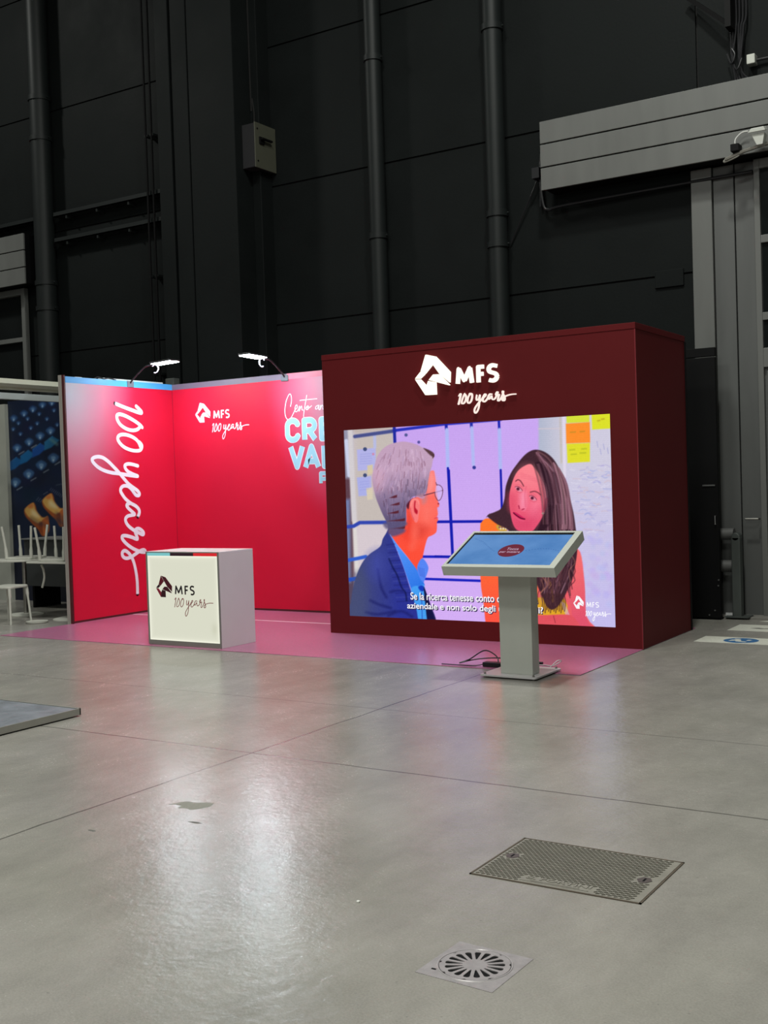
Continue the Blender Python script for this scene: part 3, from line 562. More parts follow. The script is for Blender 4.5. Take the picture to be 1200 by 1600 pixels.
def paint_video():
    c = Canvas(SX0, SX1, SZ0, SZ1, 620, 412, HS, (203, 168, 243))
    FA = (4.2857, 500, 640); FB = (6, 540, 800); FC = (4, 680, 640); F7 = (7.5, 760, 640); F8 = (7.5, 560, 670)
    # softly lit paper wall
    c.f = FA
    c.fill([(100, 60), (495, 60), (495, 1450), (100, 1450)], (203, 192, 196), 3, curve=False)
    c.fill([(235, 180), (495, 140), (495, 760), (235, 760)], (196, 186, 176), 6, .7, False)
    c.fill([(240, 760), (480, 760), (480, 1100), (200, 1100)], (218, 205, 212), 6, .8, False)
    c.fill([(495, 0), (1200, 0), (1200, 1500), (495, 1500)], grad((200, 164, 240), (214, 176, 246), (620, 650), (640, 960)), 2, .9, False)
    c.fill([(150, 110), (205, 120), (235, 1400), (150, 1400)], (96, 66, 78), 3, 1, False)
    c.fill([(150, 110), (215, 110), (215, 460), (165, 460)], (158, 160, 184), 3, .9, False)
    c.fill([(160, 600), (200, 600), (205, 1160), (175, 1160)], (120, 140, 190), 3, .8, False)
    c.line([(175, 210), (195, 440)], 26, (205, 210, 235), 1)
    c.line([(200, 130), (215, 480), (228, 740)], 34, (212, 206, 210), 1.5)
    c.line([(230, 760), (245, 1080)], 26, (222, 216, 214), 1.5)
    c.line([(250, 130), (480, 100)], 60, (190, 176, 168), 3, .8)
    # paper notes and magnets
    c.fill([(245, 268), (372, 255), (372, 400), (252, 410)], (180, 180, 232), 1, curve=False); c.fill([(245, 455), (342, 445), (345, 575), (257, 580)], (172, 176, 232), 1, curve=False)
    c.fill([(315, 375), (352, 368), (352, 430), (318, 436)], (214, 200, 168), 1, curve=False); c.fill([(308, 528), (352, 520), (352, 600), (316, 605)], (216, 204, 180), 1, curve=False)
    c.line([(364, 170), (366, 250)], 20, (184, 188, 226), 1)
    for k in range(5): c.line([(268, 300 + k * 16), (345, 294 + k * 16)], 4, (140, 146, 214), .8, .5)
    for k in range(4): c.line([(266, 485 + k * 18), (325, 478 + k * 18)], 4, (150, 150, 220), .8, .5)
    c.dot((355, 298), 8, (220, 120, 150), .8, .7)
    for p in ((300, 265), (300, 440)): c.dot(p, 13, (66, 78, 120))
    # blue frame lines
    B = (24, 32, 176)
    c.line([(232, 180), (500, 142)], 24, (74, 82, 140), 1); c.line([(495, 140), (840, 96), (1210, 66)], 20, (40, 50, 186), .8, 1, False)
    c.line([(495, 110), (500, 218)], 20, (34, 44, 160), .8)
    for x, x2 in ((840, 857),):
        c.line([(842, 85), (845, 130)], 20, (30, 40, 170)); c.line([(848, 135), (855, 385)], 24, (178, 186, 246), 1.2)
    c.line([(855, 392), (885, 985)], 15, B)
    c.line([(1010, 75), (1013, 118)], 20, (40, 50, 170)); c.line([(1015, 122), (1026, 368)], 22, (180, 186, 244), 1.2); c.dot((1031, 388), 12, (52, 60, 150))
    c.dot((575, 170), 11, (84, 90, 150)); c.dot((660, 218), 10, (90, 84, 160))
    c.line([(185, 785), (225, 780), (265, 757), (450, 755)], 24, (52, 72, 176), .9, 1, False); c.line([(780, 751), (1140, 749)], 17, B)
    c.line([(190, 1008), (260, 995), (305, 985)], 24, (52, 96, 206), .9, 1, False); c.line([(680, 985), (870, 986)], 17, (26, 36, 190))
    c.line([(190, 1140), (240, 1132)], 26, (34, 84, 210)); c.line([(705, 1134), (1072, 1147)], 17, (26, 36, 190))
    c.f = FC
    c.line([(396, 60), (399, 122)], 16, (30, 40, 180)); c.line([(400, 126), (406, 366)], 22, (178, 184, 244), 1.2); c.line([(408, 378), (416, 640)], 14, B)
    c.line([(0, 702), (320, 698)], 15, B); c.line([(0, 918), (120, 922)], 15, B)
    c.line([(84, 380), (110, 920)], 14, B)
    # grey pillar and whiteboard on the right
    c.fill([(645, 20), (805, 20), (815, 460), (860, 760), (645, 760)], grad((176, 184, 206), (206, 202, 218), (840, 700), (878, 700)), 2, 1, False)
    c.line([(780, 30), (788, 330)], 12, (196, 184, 172), 1.5, .7); c.line([(645, 120), (790, 118)], 8, (216, 200, 206), 1, .6)
    c.fill([(800, 10), (1110, 0), (1140, 1370), (860, 1370), (850, 700), (812, 400)], grad((208, 204, 224), (198, 190, 238), (920, 720), (930, 960)), 1.5, 1, False)
    c.line([(802, 30), (808, 420)], 18, (224, 216, 234), 1)
    for k in range(90):
        x = rng.uniform(845, 1085); y = rng.uniform(350, 780); L = rng.uniform(12, 60)
        c.line([(x, y), (x + L * .5, y - rng.uniform(-10, 12)), (x + L, y + rng.uniform(-4, 8))], rng.uniform(4, 9), [(160, 168, 222), (178, 170, 220), (226, 222, 240), (212, 186, 196)][k % 4], .9, .55)
    for k in range(70):
        x = rng.uniform(880, 1105); y = rng.uniform(780, 1240); c.dot((x, y), rng.uniform(8, 22), jitter((192, 184, 236), 10), 2.5, .5)
    for x, y in ((1010, 200), (1030, 245), (1050, 215), (1075, 240)): c.line([(x, y), (x + 6, y + 34)], 5, (150, 152, 206), .8, .6)
    Yl = (222, 226, 44)
    c.fill([(818, 20), (962, 16), (963, 78), (820, 84)], (214, 226, 60), .9, curve=False); c.fill([(975, 8), (1096, 4), (1096, 118), (980, 125)], Yl, .9, curve=False)
    c.fill([(815, 88), (965, 78), (968, 206), (818, 212)], (255, 144, 46), .9, curve=False); c.fill([(820, 214), (966, 208), (966, 326), (826, 334)], (224, 222, 46), .9, curve=False)
    for (x, y, w_) in ((845, 142, 30), (905, 138, 26), (840, 252, 30), (915, 246, 28), (850, 280, 30), (905, 272, 34), (1015, 70, 12), (1040, 60, 14)): c.line([(x, y), (x + w_, y - 2)], 9, (176, 140, 40) if y < 200 else (168, 176, 40), .9, .6)
    # ---------------- woman (right)
    c.fill([(640, 640), (700, 600), (760, 700), (860, 900), (890, 900), (930, 1080), (944, 1290), (1000, 1400), (600, 1400), (600, 1200)], (238, 96, 104), 1)      # arm and body
    c.fill([(850, 900), (905, 890), (932, 1080), (944, 1300), (1005, 1400), (875, 1400), (850, 1250), (825, 1130)], grad((248, 112, 110), (226, 84, 110), (890, 870), (925, 960)), 1)
    c.fill([(280, 752), (288, 705), (318, 680), (360, 690), (400, 730), (420, 800), (420, 1400), (330, 1400), (300, 1200), (282, 1060)], grad((255, 122, 44), (255, 84, 66), (755, 810), (758, 970)), .8)
    c.fill([(400, 760), (640, 760), (640, 1400), (400, 1400)], (244, 118, 60), 1, curve=False)
    c.fill([(380, 725), (420, 720), (450, 755), (400, 760)], (206, 160, 60), .8)
    for k in range(6): c.dot((400 + k * 8, 735 + (k % 2) * 10), 5, (236, 226, 214) if k % 2 else (120, 70, 110), .6)
    c.fill([(600, 1190), (790, 1170), (812, 1285), (600, 1290)], (226, 168, 40), 1)
    for k in range(7): c.line([(785 + k * 4, 1200 + k * 2), (815 + k * 4, 1285)], 3, (240, 226, 230) if k % 2 else (190, 150, 170), .6, .8)
    c.fill([(600, 1290), (700, 1284), (830, 1282), (876, 1310), (880, 1360), (600, 1350)], (226, 84, 96), .8); c.line([(738, 1290), (750, 1332)], 5, (150, 50, 60), .8, .8)
    hair = (66, 40, 50)
    c.fill([(600, 256), (640, 251), (690, 268), (740, 312), (782, 385), (812, 455), (838, 545), (862, 640), (876, 735), (888, 860), (872, 985), (842, 1090), (800, 1180), (748, 1245), (700, 1236), (660, 1150), (620, 1070), (560, 980), (500, 900), (470, 780),
            (440, 742), (395, 722), (350, 690), (325, 662), (372, 640), (412, 616), (432, 555), (440, 480), (470, 400), (512, 338), (558, 284)], hair, .9)
    for k in range(8): c.line([(318 + k * 6, 672 - k * 3), (340 + k * 12, 650 - k * 2)], 2.5, hair, .7, .8)
    # hair strands: lit brown locks on the right
    rs = np.random.default_rng(3)
    for k in range(120):
        u = rs.uniform(0, 1); x0 = 610 + 90 * u; ox = rs.uniform(-12, 12)
        P = [(630 + 20 * u + ox, 268 + 26 * u), (690 + 70 * u + ox * .6, 400 - 10 * u), (700 + 130 * u + ox, 600 - 20 * u), (705 + 160 * u + ox, 800), (700 + 150 * u + ox, 980), (690 + 90 * u + ox, 1150)]
        i0 = rs.integers(0, 4); i1 = i0 + rs.integers(2, 4)
        colr = [(40, 20, 30), (104, 64, 74), (158, 108, 128), (184, 138, 156), (84, 48, 56)][rs.choice(5, p=[.22, .26, .22, .15, .15])]
        c.line(P[i0:i1], rs.uniform(3, 9), colr, .8, .55)
    c.line([(640, 262), (700, 300), (755, 380), (790, 470), (822, 570)], 9, (150, 104, 108), 1.2, .55)
    c.line([(820, 560), (842, 660), (852, 740)], 26, (176, 126, 150), 2.5, .55)
    c.line([(760, 900), (790, 1000), (770, 1100)], 10, (130, 84, 84), 1.5, .6); c.line([(720, 1080), (735, 1200)], 9, (190, 130, 60), 1.5, .6)
    for k in range(46):      # loose waves over the shoulder and ragged tips
        x0 = rs.uniform(640, 860); y0 = rs.uniform(900, 1080); a = rs.uniform(8, 26)
        c.line([(x0, y0), (x0 + a, y0 + 50), (x0 - a * .6, y0 + 100), (x0 - a * .2, y0 + 150 + rs.uniform(0, 20))], rs.uniform(3, 8), [(46, 24, 34), (120, 74, 82), (88, 52, 60), (176, 116, 96)][rs.choice(4, p=[.35, .25, .25, .15])], .8, .6)
    for k in range(14):
        x0 = 660 + k * 11; c.line([(x0, 1150), (x0 + 10, 1200), (x0 + 4, 1250 + (k % 3) * 10)], 6, (70, 40, 44), .8, .8)
    for k in range(30):      # soft light running down the right side
        u = rs.uniform(0, 1); c.line([(735 + 40 * u, 330 + 40 * u), (775 + 50 * u, 470), (790 + 62 * u, 640), (786 + 70 * u, 745)], rs.uniform(3, 7), [(150, 104, 118), (186, 138, 152), (112, 70, 84)][k % 3], 1, .5)
    # face
    sk = (240, 96, 122)
    c.fill([(592, 340), (622, 368), (652, 412), (676, 462), (690, 520), (694, 580), (684, 630), (664, 680), (632, 730), (600, 762), (530, 760), (500, 742), (480, 700), (468, 640), (462, 580), (464, 520), (480, 455), (505, 398), (540, 362)],
           grad((255, 132, 142), (232, 82, 116), (835, 730), (815, 815)), .8)
    c.f = F7
    c.fill([(430, 690), (530, 690), (600, 800), (560, 900), (420, 880), (370, 800)], (255, 150, 158), 12, .55)
    c.fill([(410, 980), (455, 990), (450, 1120), (420, 1150), (390, 1110)], (255, 166, 196), 6, .75)
    c.fill([(560, 1050), (640, 1080), (620, 1200), (540, 1230), (500, 1130)], (255, 138, 168), 10, .55)
    c.fill([(480, 740), (560, 800), (600, 900), (640, 1000), (600, 1080), (520, 900), (440, 800)], (252, 122, 138), 12, .45)
    c.fill([(404, 1120), (430, 1130), (452, 1150), (440, 1176), (410, 1166), (384, 1150)], (250, 140, 170), 4, .7)
    c.fill([(300, 1060), (360, 1080), (372, 1160), (330, 1190), (292, 1140)], (250, 112, 128), 9, .5)
    c.fill([(270, 1000), (330, 1050), (330, 1180), (280, 1160)], (214, 66, 98), 9, .6)
    c.fill([(440, 1290), (540, 1290), (500, 1400), (380, 1400), (330, 1330)], (216, 66, 104), 8, .5)
    c.fill([(520, 1240), (640, 1160), (620, 1300), (560, 1360)], (226, 84, 118), 8, .5)
    for k in range(4): c.line([(400, 742 + k * 17), (500, 775 + k * 15), (590, 810 + k * 13)], 4, (222, 86, 112), .7, .45)
    c.line([(342, 838), (368, 822), (400, 840), (434, 896)], 11, (104, 44, 58), .8); c.line([(512, 968), (560, 958), (600, 972), (632, 1000)], 11, (104, 44, 58), .8)
    for (ex, ey, an) in ((378, 928, .55), (545, 1035, .45)):
        c.fill([(ex - 42, ey - 22), (ex - 10, ey - 26), (ex + 28, ey + 2), (ex + 40, ey + 26), (ex + 8, ey + 34), (ex - 24, ey + 14)], (226, 150, 172), .9, .8)
        c.line([(ex - 44, ey - 22), (ex - 10, ey - 28), (ex + 26, ey - 2), (ex + 42, ey + 22)], 6, (120, 36, 60), .7)
        c.dot((ex - 10, ey + 2), 18, (84, 26, 50), .7); c.line([(ex - 34, ey + 28), (ex + 4, ey + 46), (ex + 36, ey + 40)], 5, (196, 66, 96), .8, .6)
        c.line([(ex - 40, ey - 44), (ex, ey - 50), (ex + 40, ey - 20)], 4, (206, 74, 100), .8, .6)
    c.line([(462, 900), (446, 1000), (452, 1080), (458, 1140)], 5, (214, 78, 112), 1.2, .5)
    c.line([(376, 1128), (384, 1158)], 14, (170, 30, 66), .8, .9); c.line([(418, 1172), (438, 1164)], 13, (170, 30, 66), .8, .9); c.line([(392, 1172), (412, 1180)], 6, (205, 60, 96), .9, .6)
    c.fill([(308, 1200), (350, 1210), (392, 1236), (430, 1262), (456, 1284), (420, 1290), (370, 1270), (330, 1236)], (206, 40, 92), .6)
    c.line([(316, 1212), (350, 1240), (400, 1272), (448, 1284)], 12, (84, 8, 40), .6); c.line([(345, 1262), (385, 1292), (430, 1304)], 12, (236, 92, 130), 1, .8)
    c.fill([(690, 1040), (720, 1060), (705, 1160), (670, 1180)], (150, 40, 66), 1.5, .9); c.dot((660, 1216), 13, (226, 206, 190), .7)
    c.fill([(560, 640), (640, 760), (700, 900), (716, 1050), (690, 1200), (640, 1300), (600, 1420), (660, 1420), (760, 1300), (800, 1000), (740, 760), (640, 620)], (44, 22, 34), 1.5, .75)
    for k in range(26):
        x = rng.uniform(600, 900); c.line([(x - 60, 640), (x, 860 + rng.uniform(-30, 30)), (x + 40, 1100), (x + 50, 1340)], rng.uniform(4, 10), jitter([(150, 104, 120), (98, 62, 76), (52, 30, 40)][k % 3], 10), 1, .5)
    # ---------------- man (left, seen from behind)
    c.f = FA
    c.fill([(210, 1420), (206, 1290), (228, 1160), (268, 1050), (322, 975), (400, 918), (418, 868), (440, 830), (462, 796), (480, 850), (520, 960), (560, 1060), (600, 1190), (640, 1300), (660, 1420)], grad((70, 76, 118), (44, 52, 148), (555, 900), (625, 900)), .8)
    c.fill([(690, 1185), (712, 1230), (740, 1310), (775, 1420), (700, 1420), (684, 1290)], (30, 32, 84), .8)
    c.fill([(715, 440), (758, 408), (770, 450), (776, 500), (785, 560), (786, 606), (798, 632), (794, 652), (784, 658), (788, 700), (782, 718), (790, 738), (782, 756), (782, 790), (776, 822), (750, 842), (722, 856), (706, 900), (692, 960), (668, 1075), (640, 1085),
            (600, 1010), (550, 945), (500, 885), (468, 832), (520, 800), (575, 760), (580, 640), (640, 585), (700, 590)], grad((255, 122, 116), (255, 80, 58), (672, 740), (635, 860)), .8)
    c.f = F8
    c.fill([(835, 520), (880, 540), (895, 640), (860, 740), (810, 720)], (255, 168, 164), 6, .6)
    c.fill([(740, 900), (860, 900), (870, 1040), (800, 1120), (730, 1060)], (255, 124, 112), 10, .6)
    c.fill([(700, 1130), (800, 1160), (760, 1250), (690, 1260), (680, 1180)], (206, 56, 48), 8, .55)
    c.fill([(570, 900), (610, 980), (640, 1150), (600, 1240), (540, 1230), (560, 1060)], (226, 52, 40), 6, .6)
    c.fill([(640, 1140), (690, 1190), (660, 1330), (640, 1400), (610, 1380)], (255, 116, 100), 7, .6)
    c.fill([(440, 1240), (560, 1220), (620, 1300), (560, 1330)], (240, 60, 44), 7, .5)
    # hair mass
    c.fill([(165, 640), (160, 560), (176, 470), (212, 340), (260, 260), (330, 200), (420, 165), (520, 150), (600, 160), (690, 188), (760, 226), (830, 258), (878, 290), (884, 330), (868, 380), (858, 440), (838, 500), (826, 560), (812, 640), (800, 720), (770, 770), (740, 800), (690, 790), (640, 792), (600, 830), (568, 890),
            (556, 980), (556, 1080), (540, 1150), (520, 1200), (440, 1240), (380, 1250), (352, 1190), (330, 1100), (285, 1010), (250, 930), (200, 800)], grad((196, 162, 190), (98, 86, 122), (606, 735), (614, 810)), .9)
    rs = np.random.default_rng(8)
    for k in range(300):
        u = rs.uniform(0, 1); v = rs.uniform(0, 1); x = 190 + 620 * u; top = 640 - math.sqrt(max(0, 1 - ((x - 520) / 370) ** 2)) * 450
        bot = 1100 if x < 540 else (760 if x > 620 else 900)
        y = top + (bot - top) * v; L = rs.uniform(30, 100); bend = (x - 560) * .10 * (1 if v < .5 else -.6)
        if x < 215 + max(0, y + L - 720) * .36 or y > 1130: continue
        if v < .55: colr = [(226, 196, 222), (150, 112, 138), (120, 70, 90), (206, 172, 206), (176, 150, 190)][rs.choice(5, p=[.25, .24, .12, .2, .19])]
        else: colr = [(168, 142, 178), (96, 84, 116), (84, 52, 70), (136, 118, 158)][rs.choice(4, p=[.25, .3, .15, .3])]
        c.line([(x - bend * .4, y), (x, y + L * .5), (x + bend * .25 - 4, y + L)], rs.uniform(4, 11), colr, .7, .5)
    c.fill([(170, 580), (215, 500), (290, 520), (300, 640), (240, 720), (190, 710)], (226, 178, 200), 8, .5)
    c.fill([(760, 226), (830, 250), (880, 286), (886, 330), (850, 318), (800, 272)], (84, 56, 60), 1, .95); c.line([(870, 340), (880, 300)], 10, (70, 42, 46), .8)
    for (y, x0, x1) in ((798, 360, 450), (884, 370, 480), (980, 340, 470), (1070, 340, 545), (1160, 350, 545)):
        c.fill([(x0, y + 12), (x1 - 30, y - 16), (x1, y - 24), (x1, y + 6), (x1 - 30, y + 14)], (90, 32, 44), .8, .9, False)
    c.fill([(300, 1100), (540, 1090), (545, 1140), (345, 1180)], (92, 84, 122), 2, .8); c.fill([(350, 1190), (540, 1180), (520, 1225), (420, 1260), (370, 1250)], (104, 80, 116), 2, .9)
    # ear, sideburn, glasses, mouth
    c.fill([(560, 900), (596, 840), (640, 812), (600, 870), (585, 940)], (70, 20, 40), 1.2, .9)
    c.fill([(605, 850), (640, 812), (690, 818), (716, 860), (718, 930), (705, 1000), (694, 1080), (668, 1098), (640, 1060), (612, 990), (600, 920)], (250, 124, 124), .8)
    c.line([(612, 900), (640, 832), (690, 836), (706, 880)], 9, (255, 160, 150), 1, .8)
    c.fill([(655, 850), (668, 850), (664, 920), (692, 960), (684, 1000), (655, 975), (648, 910)], (186, 22, 44), 1, .95); c.line([(606, 930), (622, 1000), (650, 1065)], 5, (206, 60, 76), .9, .8)
    c.fill([(680, 790), (760, 768), (800, 790), (790, 860), (750, 880), (730, 820)], (196, 130, 138), 3, .7)
    c.line([(765, 780), (850, 757), (985, 722)], 10, (84, 40, 64), .6, 1, False)
    c.line([(912, 655), (950, 662), (978, 690), (986, 730), (976, 790), (950, 836), (925, 836), (900, 790), (894, 745)], 8, (96, 56, 76), .6)
    c.fill([(912, 665), (950, 672), (975, 700), (974, 780), (948, 828), (912, 800), (898, 740)], (214, 186, 244), 1, .7)
    c.line([(905, 630), (920, 662)], 7, (110, 60, 84), .8); c.dot((935, 878), 9, (146, 40, 66), .8)
    c.line([(890, 1050), (922, 1040)], 8, (206, 50, 74), .8, .8); c.dot((925, 1045), 8, (226, 90, 150), .8, .8)
    # shirt collar and jacket detail
    c.f = FB
    c.fill([(412, 210), (440, 245), (500, 330), (590, 440), (665, 540), (730, 660), (735, 690), (690, 700), (640, 740), (612, 720), (570, 600), (510, 430), (450, 290)], grad((88, 150, 250), (48, 120, 232), (620, 850), (655, 915)), .8)
    c.fill([(668, 520), (705, 440), (738, 450), (772, 510), (768, 560), (738, 640), (725, 660), (690, 610)], (86, 134, 246), .9)
    for k in range(4): c.line([(684 + k * 16, 520 + k * 4), (700 + k * 12, 600 + k * 4)], 5, (56, 88, 200), .8, .6)
    c.fill([(612, 720), (700, 690), (735, 690), (745, 800), (765, 1040), (690, 1040), (660, 900)], (70, 160, 244), .9); c.fill([(680, 700), (720, 690), (735, 730), (715, 745), (690, 730)], (24, 60, 190), 1)
    c.line([(710, 760), (716, 1000)], 7, (40, 84, 190), .8); c.fill([(730, 700), (770, 820), (835, 1040), (770, 1040), (745, 860)], (22, 22, 66), .9)
    for k in range(15):
        y = 300 + k * 38; x0 = 385 + k * 7; x1 = 455 + k * 13; c.line([(x0, y + 8), (x1, y)], 9, (70, 78, 160) if k % 2 else (34, 36, 110), 1.2, .6)
    c.line([(405, 440), (440, 520), (480, 590), (520, 700), (560, 760), (570, 830)], 13, (16, 20, 70), 1.2, .8)
    for P in ([(230, 830), (320, 870), (420, 900)], [(190, 940), (300, 960), (460, 930)], [(420, 750), (480, 735), (530, 740)], [(400, 970), (520, 930), (620, 980)], [(300, 540), (330, 700), (380, 800)]): c.line(P, 18, (26, 28, 96), 2.5, .7)
    c.fill([(40, 700), (130, 560), (200, 700), (180, 1040), (40, 1040)], (72, 80, 118), 8, .6)
    c.fill([(230, 400), (340, 380), (370, 560), (300, 640), (220, 560)], (70, 80, 178), 12, .5)
    # fine scan lines of the LED modules
    c.img *= (1 - .02 * (np.arange(c.nz) % 4 == 0))[:, None, None]
    c.img += rng.normal(0, 2.2, c.img.shape[:2])[..., None]
    return c

def paint_console():
    c = Canvas(-13.54, -10.45, .0, 2.9, 300, 280, HK, (14, 27, 52))
    c.f = (8, 0, 600); rs = np.random.default_rng(4)
    for k in range(60):   # blurred console ground
        c.dot((rs.uniform(60, 760), rs.uniform(150, 1500)), rs.uniform(30, 90), jitter((16, 32, 62), 10), 9, .5)
    def knob(x, y, s, b):
        c.fill([(x - 48 * s, y - 6 * s), (x, y - 42 * s), (x + 52 * s, y - 12 * s), (x + 34 * s, y + 30 * s), (x, y + 50 * s), (x - 34 * s, y + 28 * s)], (30 + 34 * b, 62 + 40 * b, 108 + 40 * b), 1.6)
        c.fill([(x - 20 * s, y - 2 * s), (x + 6 * s, y - 14 * s), (x + 24 * s, y + 4 * s), (x, y + 44 * s)], (84 + 50 * b, 122 + 50 * b, 168 + 40 * b), 1.4, .8); c.dot((x + 2 * s, y + 24 * s), 8 * s, (170, 190, 214), 1, .9)
    for (x, y) in ((155, 425), (285, 365), (395, 310), (515, 255), (632, 225)): knob(x, y, .95, .2)
    for (x, y) in ((215, 485), (330, 430), (450, 488), (572, 432), (475, 370), (700, 505), (660, 325), (150, 560), (240, 620), (370, 545)): knob(x, y, .55, .0)
    for (x, y) in ((198, 795), (348, 720), (485, 645), (615, 580)): knob(x, y, 1.1, .5)
    for q in range(4):
        x = 120 + q * 150; y = 985 - q * 88
        c.fill([(x - 30, y + 10), (x + 70, y - 70), (x + 160, y - 20), (x + 55, y + 75), (x - 30, y + 110)], [(14, 82, 140), (16, 92, 148), (20, 74, 150), (34, 104, 150)][q], 1.2, 1, False)
        c.line([(x - 25, y + 5), (x + 70, y - 68)], 6, (56, 128, 180), 1, .7)
    c.fill([(600, 690), (650, 690), (715, 745), (690, 770)], (110, 150, 150), 2, .6)
    for (x, y) in ((175, 1225), (342, 1120), (500, 1010), (650, 920)): knob(x, y, 1.35, .7)
    for (x, y) in ((230, 1305), (405, 1190), (562, 1088), (705, 990), (255, 860), (410, 780)): c.line([(x - 30, y + 18), (x + 30, y - 16)], 15, (128, 136, 148), .9, .8)
    for k in range(8): c.line([(610 + k * 20, 1330 + k * 12), (628 + k * 20, 1302 + k * 12)], 5, (120, 122, 138), .8, .7)
    for k in range(3): c.line([(440 + k * 24, 1455 + k * 12), (468 + k * 24, 1420 + k * 12)], 6, (120, 122, 138), .8, .7)
    c.line([(530, 1380), (580, 1350)], 12, (110, 110, 120), 1, .6); c.line([(690, 1265), (760, 1250)], 6, (110, 110, 120), 1, .6)
    c.f = (6.954, 0, 780)   # two wooden-looking orange fader caps
    def fader(dx, dy):
        T = lambda P: [(x + dx, y + dy) for x, y in P]
        c.fill(T([(255, 105), (340, 38), (372, 60), (400, 150), (470, 205), (505, 180), (522, 240), (520, 350), (450, 402), (400, 330), (330, 260), (262, 180)]), (150, 74, 34), 1)
        c.fill(T([(258, 108), (340, 42), (362, 70), (380, 130), (440, 200), (500, 190), (440, 250), (400, 262), (330, 220), (280, 170)]), (206, 158, 84), 1.2)
        c.fill(T([(330, 120), (372, 130), (420, 190), (380, 200), (330, 170)]), (226, 206, 160), 3, .8); c.fill(T([(290, 80), (338, 46), (352, 80), (318, 100)]), (196, 110, 56), 1.5, .8)
        c.fill(T([(436, 250), (505, 190), (518, 250), (518, 345), (452, 398)]), (176, 92, 44), 1.2); c.line(T([(440, 255), (452, 392)]), 8, (96, 40, 22), 1, .8); c.fill(T([(410, 262), (440, 256), (445, 360), (420, 340)]), (130, 56, 26), 1.5, .9)
    fader(0, 0); fader(195, -100)
    c.fill([(100, 560), (760, 560), (760, 1130), (100, 1130)], (12, 16, 34), 14, .75, False)
    for k in range(16): x = rs.uniform(130, 640); y = rs.uniform(150, 600); c.line([(x, y), (x + 90, y + 60)], 14, (20, 40, 76), 5, .5)
    return c


me_scr = paint_video()
scr = me_scr.mesh(lambda x, z: (x, np.full_like(x, BY + .004), z), 'led_screen', picture_mat('led_picture', True, 1.0), t)
b = MB(); b.box(SX0 + .002, SX1 - .002, BY + .010, BY + .06, SZ0 + .002, SZ1 - .002); b.build('screen_cabinet', M_black, t)
sp_ = front(BY + .002)
M_sub = emis('subtitle_white', (.96, .95, 1.0), 1.0); M_shadow = emis('subtitle_shadow', (.03, .02, .08), 1.0)
SUB = [('Se la ricerca tenesse conto della cultura', -5.865, -4.489, .378, .452), ('aziendale e non solo degli utili annuali?', -5.907, -4.437, .270, .350)]
lettering(sp_, [(a, x0 + .008, x1 + .008, z0 - .008, z1 - .008) for a, x0, x1, z0, z1 in SUB], .0004, 'subtitle_shadow', M_shadow, scr, .035)
lettering(sp_, SUB, .001, 'subtitle', M_sub, scr, .012)
mark(sp_, -4.135, .338, .26, .30, .001, 'watermark_logo', [M_sub], scr)
bold(sp_, [('M', -4.007, -3.960, .362, .410), ('F', -3.951, -3.928, .362, .410), ('S', -3.921, -3.886, .361, .411)], .0075, .001, 'watermark_lettering', M_sub, scr)
hundred(sp_, -4.016, .282, .101, .105, .0055, .001, 'watermark_script', M_sub, scr)

# black panel standing behind the booth
t = thing('black_partition', (-3.65, 11.9, 0), 'tall black partition standing behind the maroon booth', 'partition')
b = MB(); b.box(-4.6, -3.442, 11.86, 11.92, .02, 2.74); b.box(-4.6, -3.442, 11.86, 11.93, 2.75, 2.84); b.build('panel', M_black, t, bevel=.003)
b = MB(); b.box(-3.60, -3.47, 11.85, 11.862, 1.40, 1.415); b.tube([(-3.47, 11.86, 1.0), (-3.47, 11.83, 1.0), (-3.47, 11.83, 1.09), (-3.47, 11.86, 1.09)], .005, 6)
b.build('latch', mat('dull_chrome', (.4, .4, .4), .4, 1), t)
for x, z in ((-3.50, .10), (-3.56, .05), (-3.455, .42), (-3.46, .36)): MB().tube([(x, 11.86, z), (x, 11.852, z)], .008, 8).build('bolt', MATS['dull_chrome'], t)
b = MB(); b.box(-4.55, -3.45, 11.88, 12.0, .0, .02); b.build('foot', M_black, t)
# steel guard beside the door
t = thing('door_guard', (-3.31, 12.05, 0), 'dark steel door guard post with two horizontal rollers beside the black partition', 'door guard')
M_gd = mat('guard_steel', (.075, .085, .080), .5, .3, noise=.2, nscale=6, stretch=(1, 1, .3))
b = MB(); b.box(-3.355, -3.262, 11.98, 12.09, .012, .86); b.tube([(-3.355 + .046, 11.98, .86), (-3.355 + .046, 12.09, .86)], .046, 14); b.build('post', M_gd, t, bevel=.01)
for z in (.885, .545):
    b = MB(); b.tube([(-3.62, 12.12, z), (-3.355, 12.12, z)], .062, 18); b.build('roller', mat('roller_grey', (.10, .10, .098), .5, noise=.1), t, smooth=True)
b = MB(); b.box(-3.43, -3.18, 11.935, 12.14, .019, .030); b.build('base_plate', M_gd, t)
tag(MB().box(-3.445, -3.375, 12.05, 12.07, .02, .055).build('small_label', mat('label_white', (.6, .6, .6), .5)), 'small white label at the foot of the door guard', 'label')

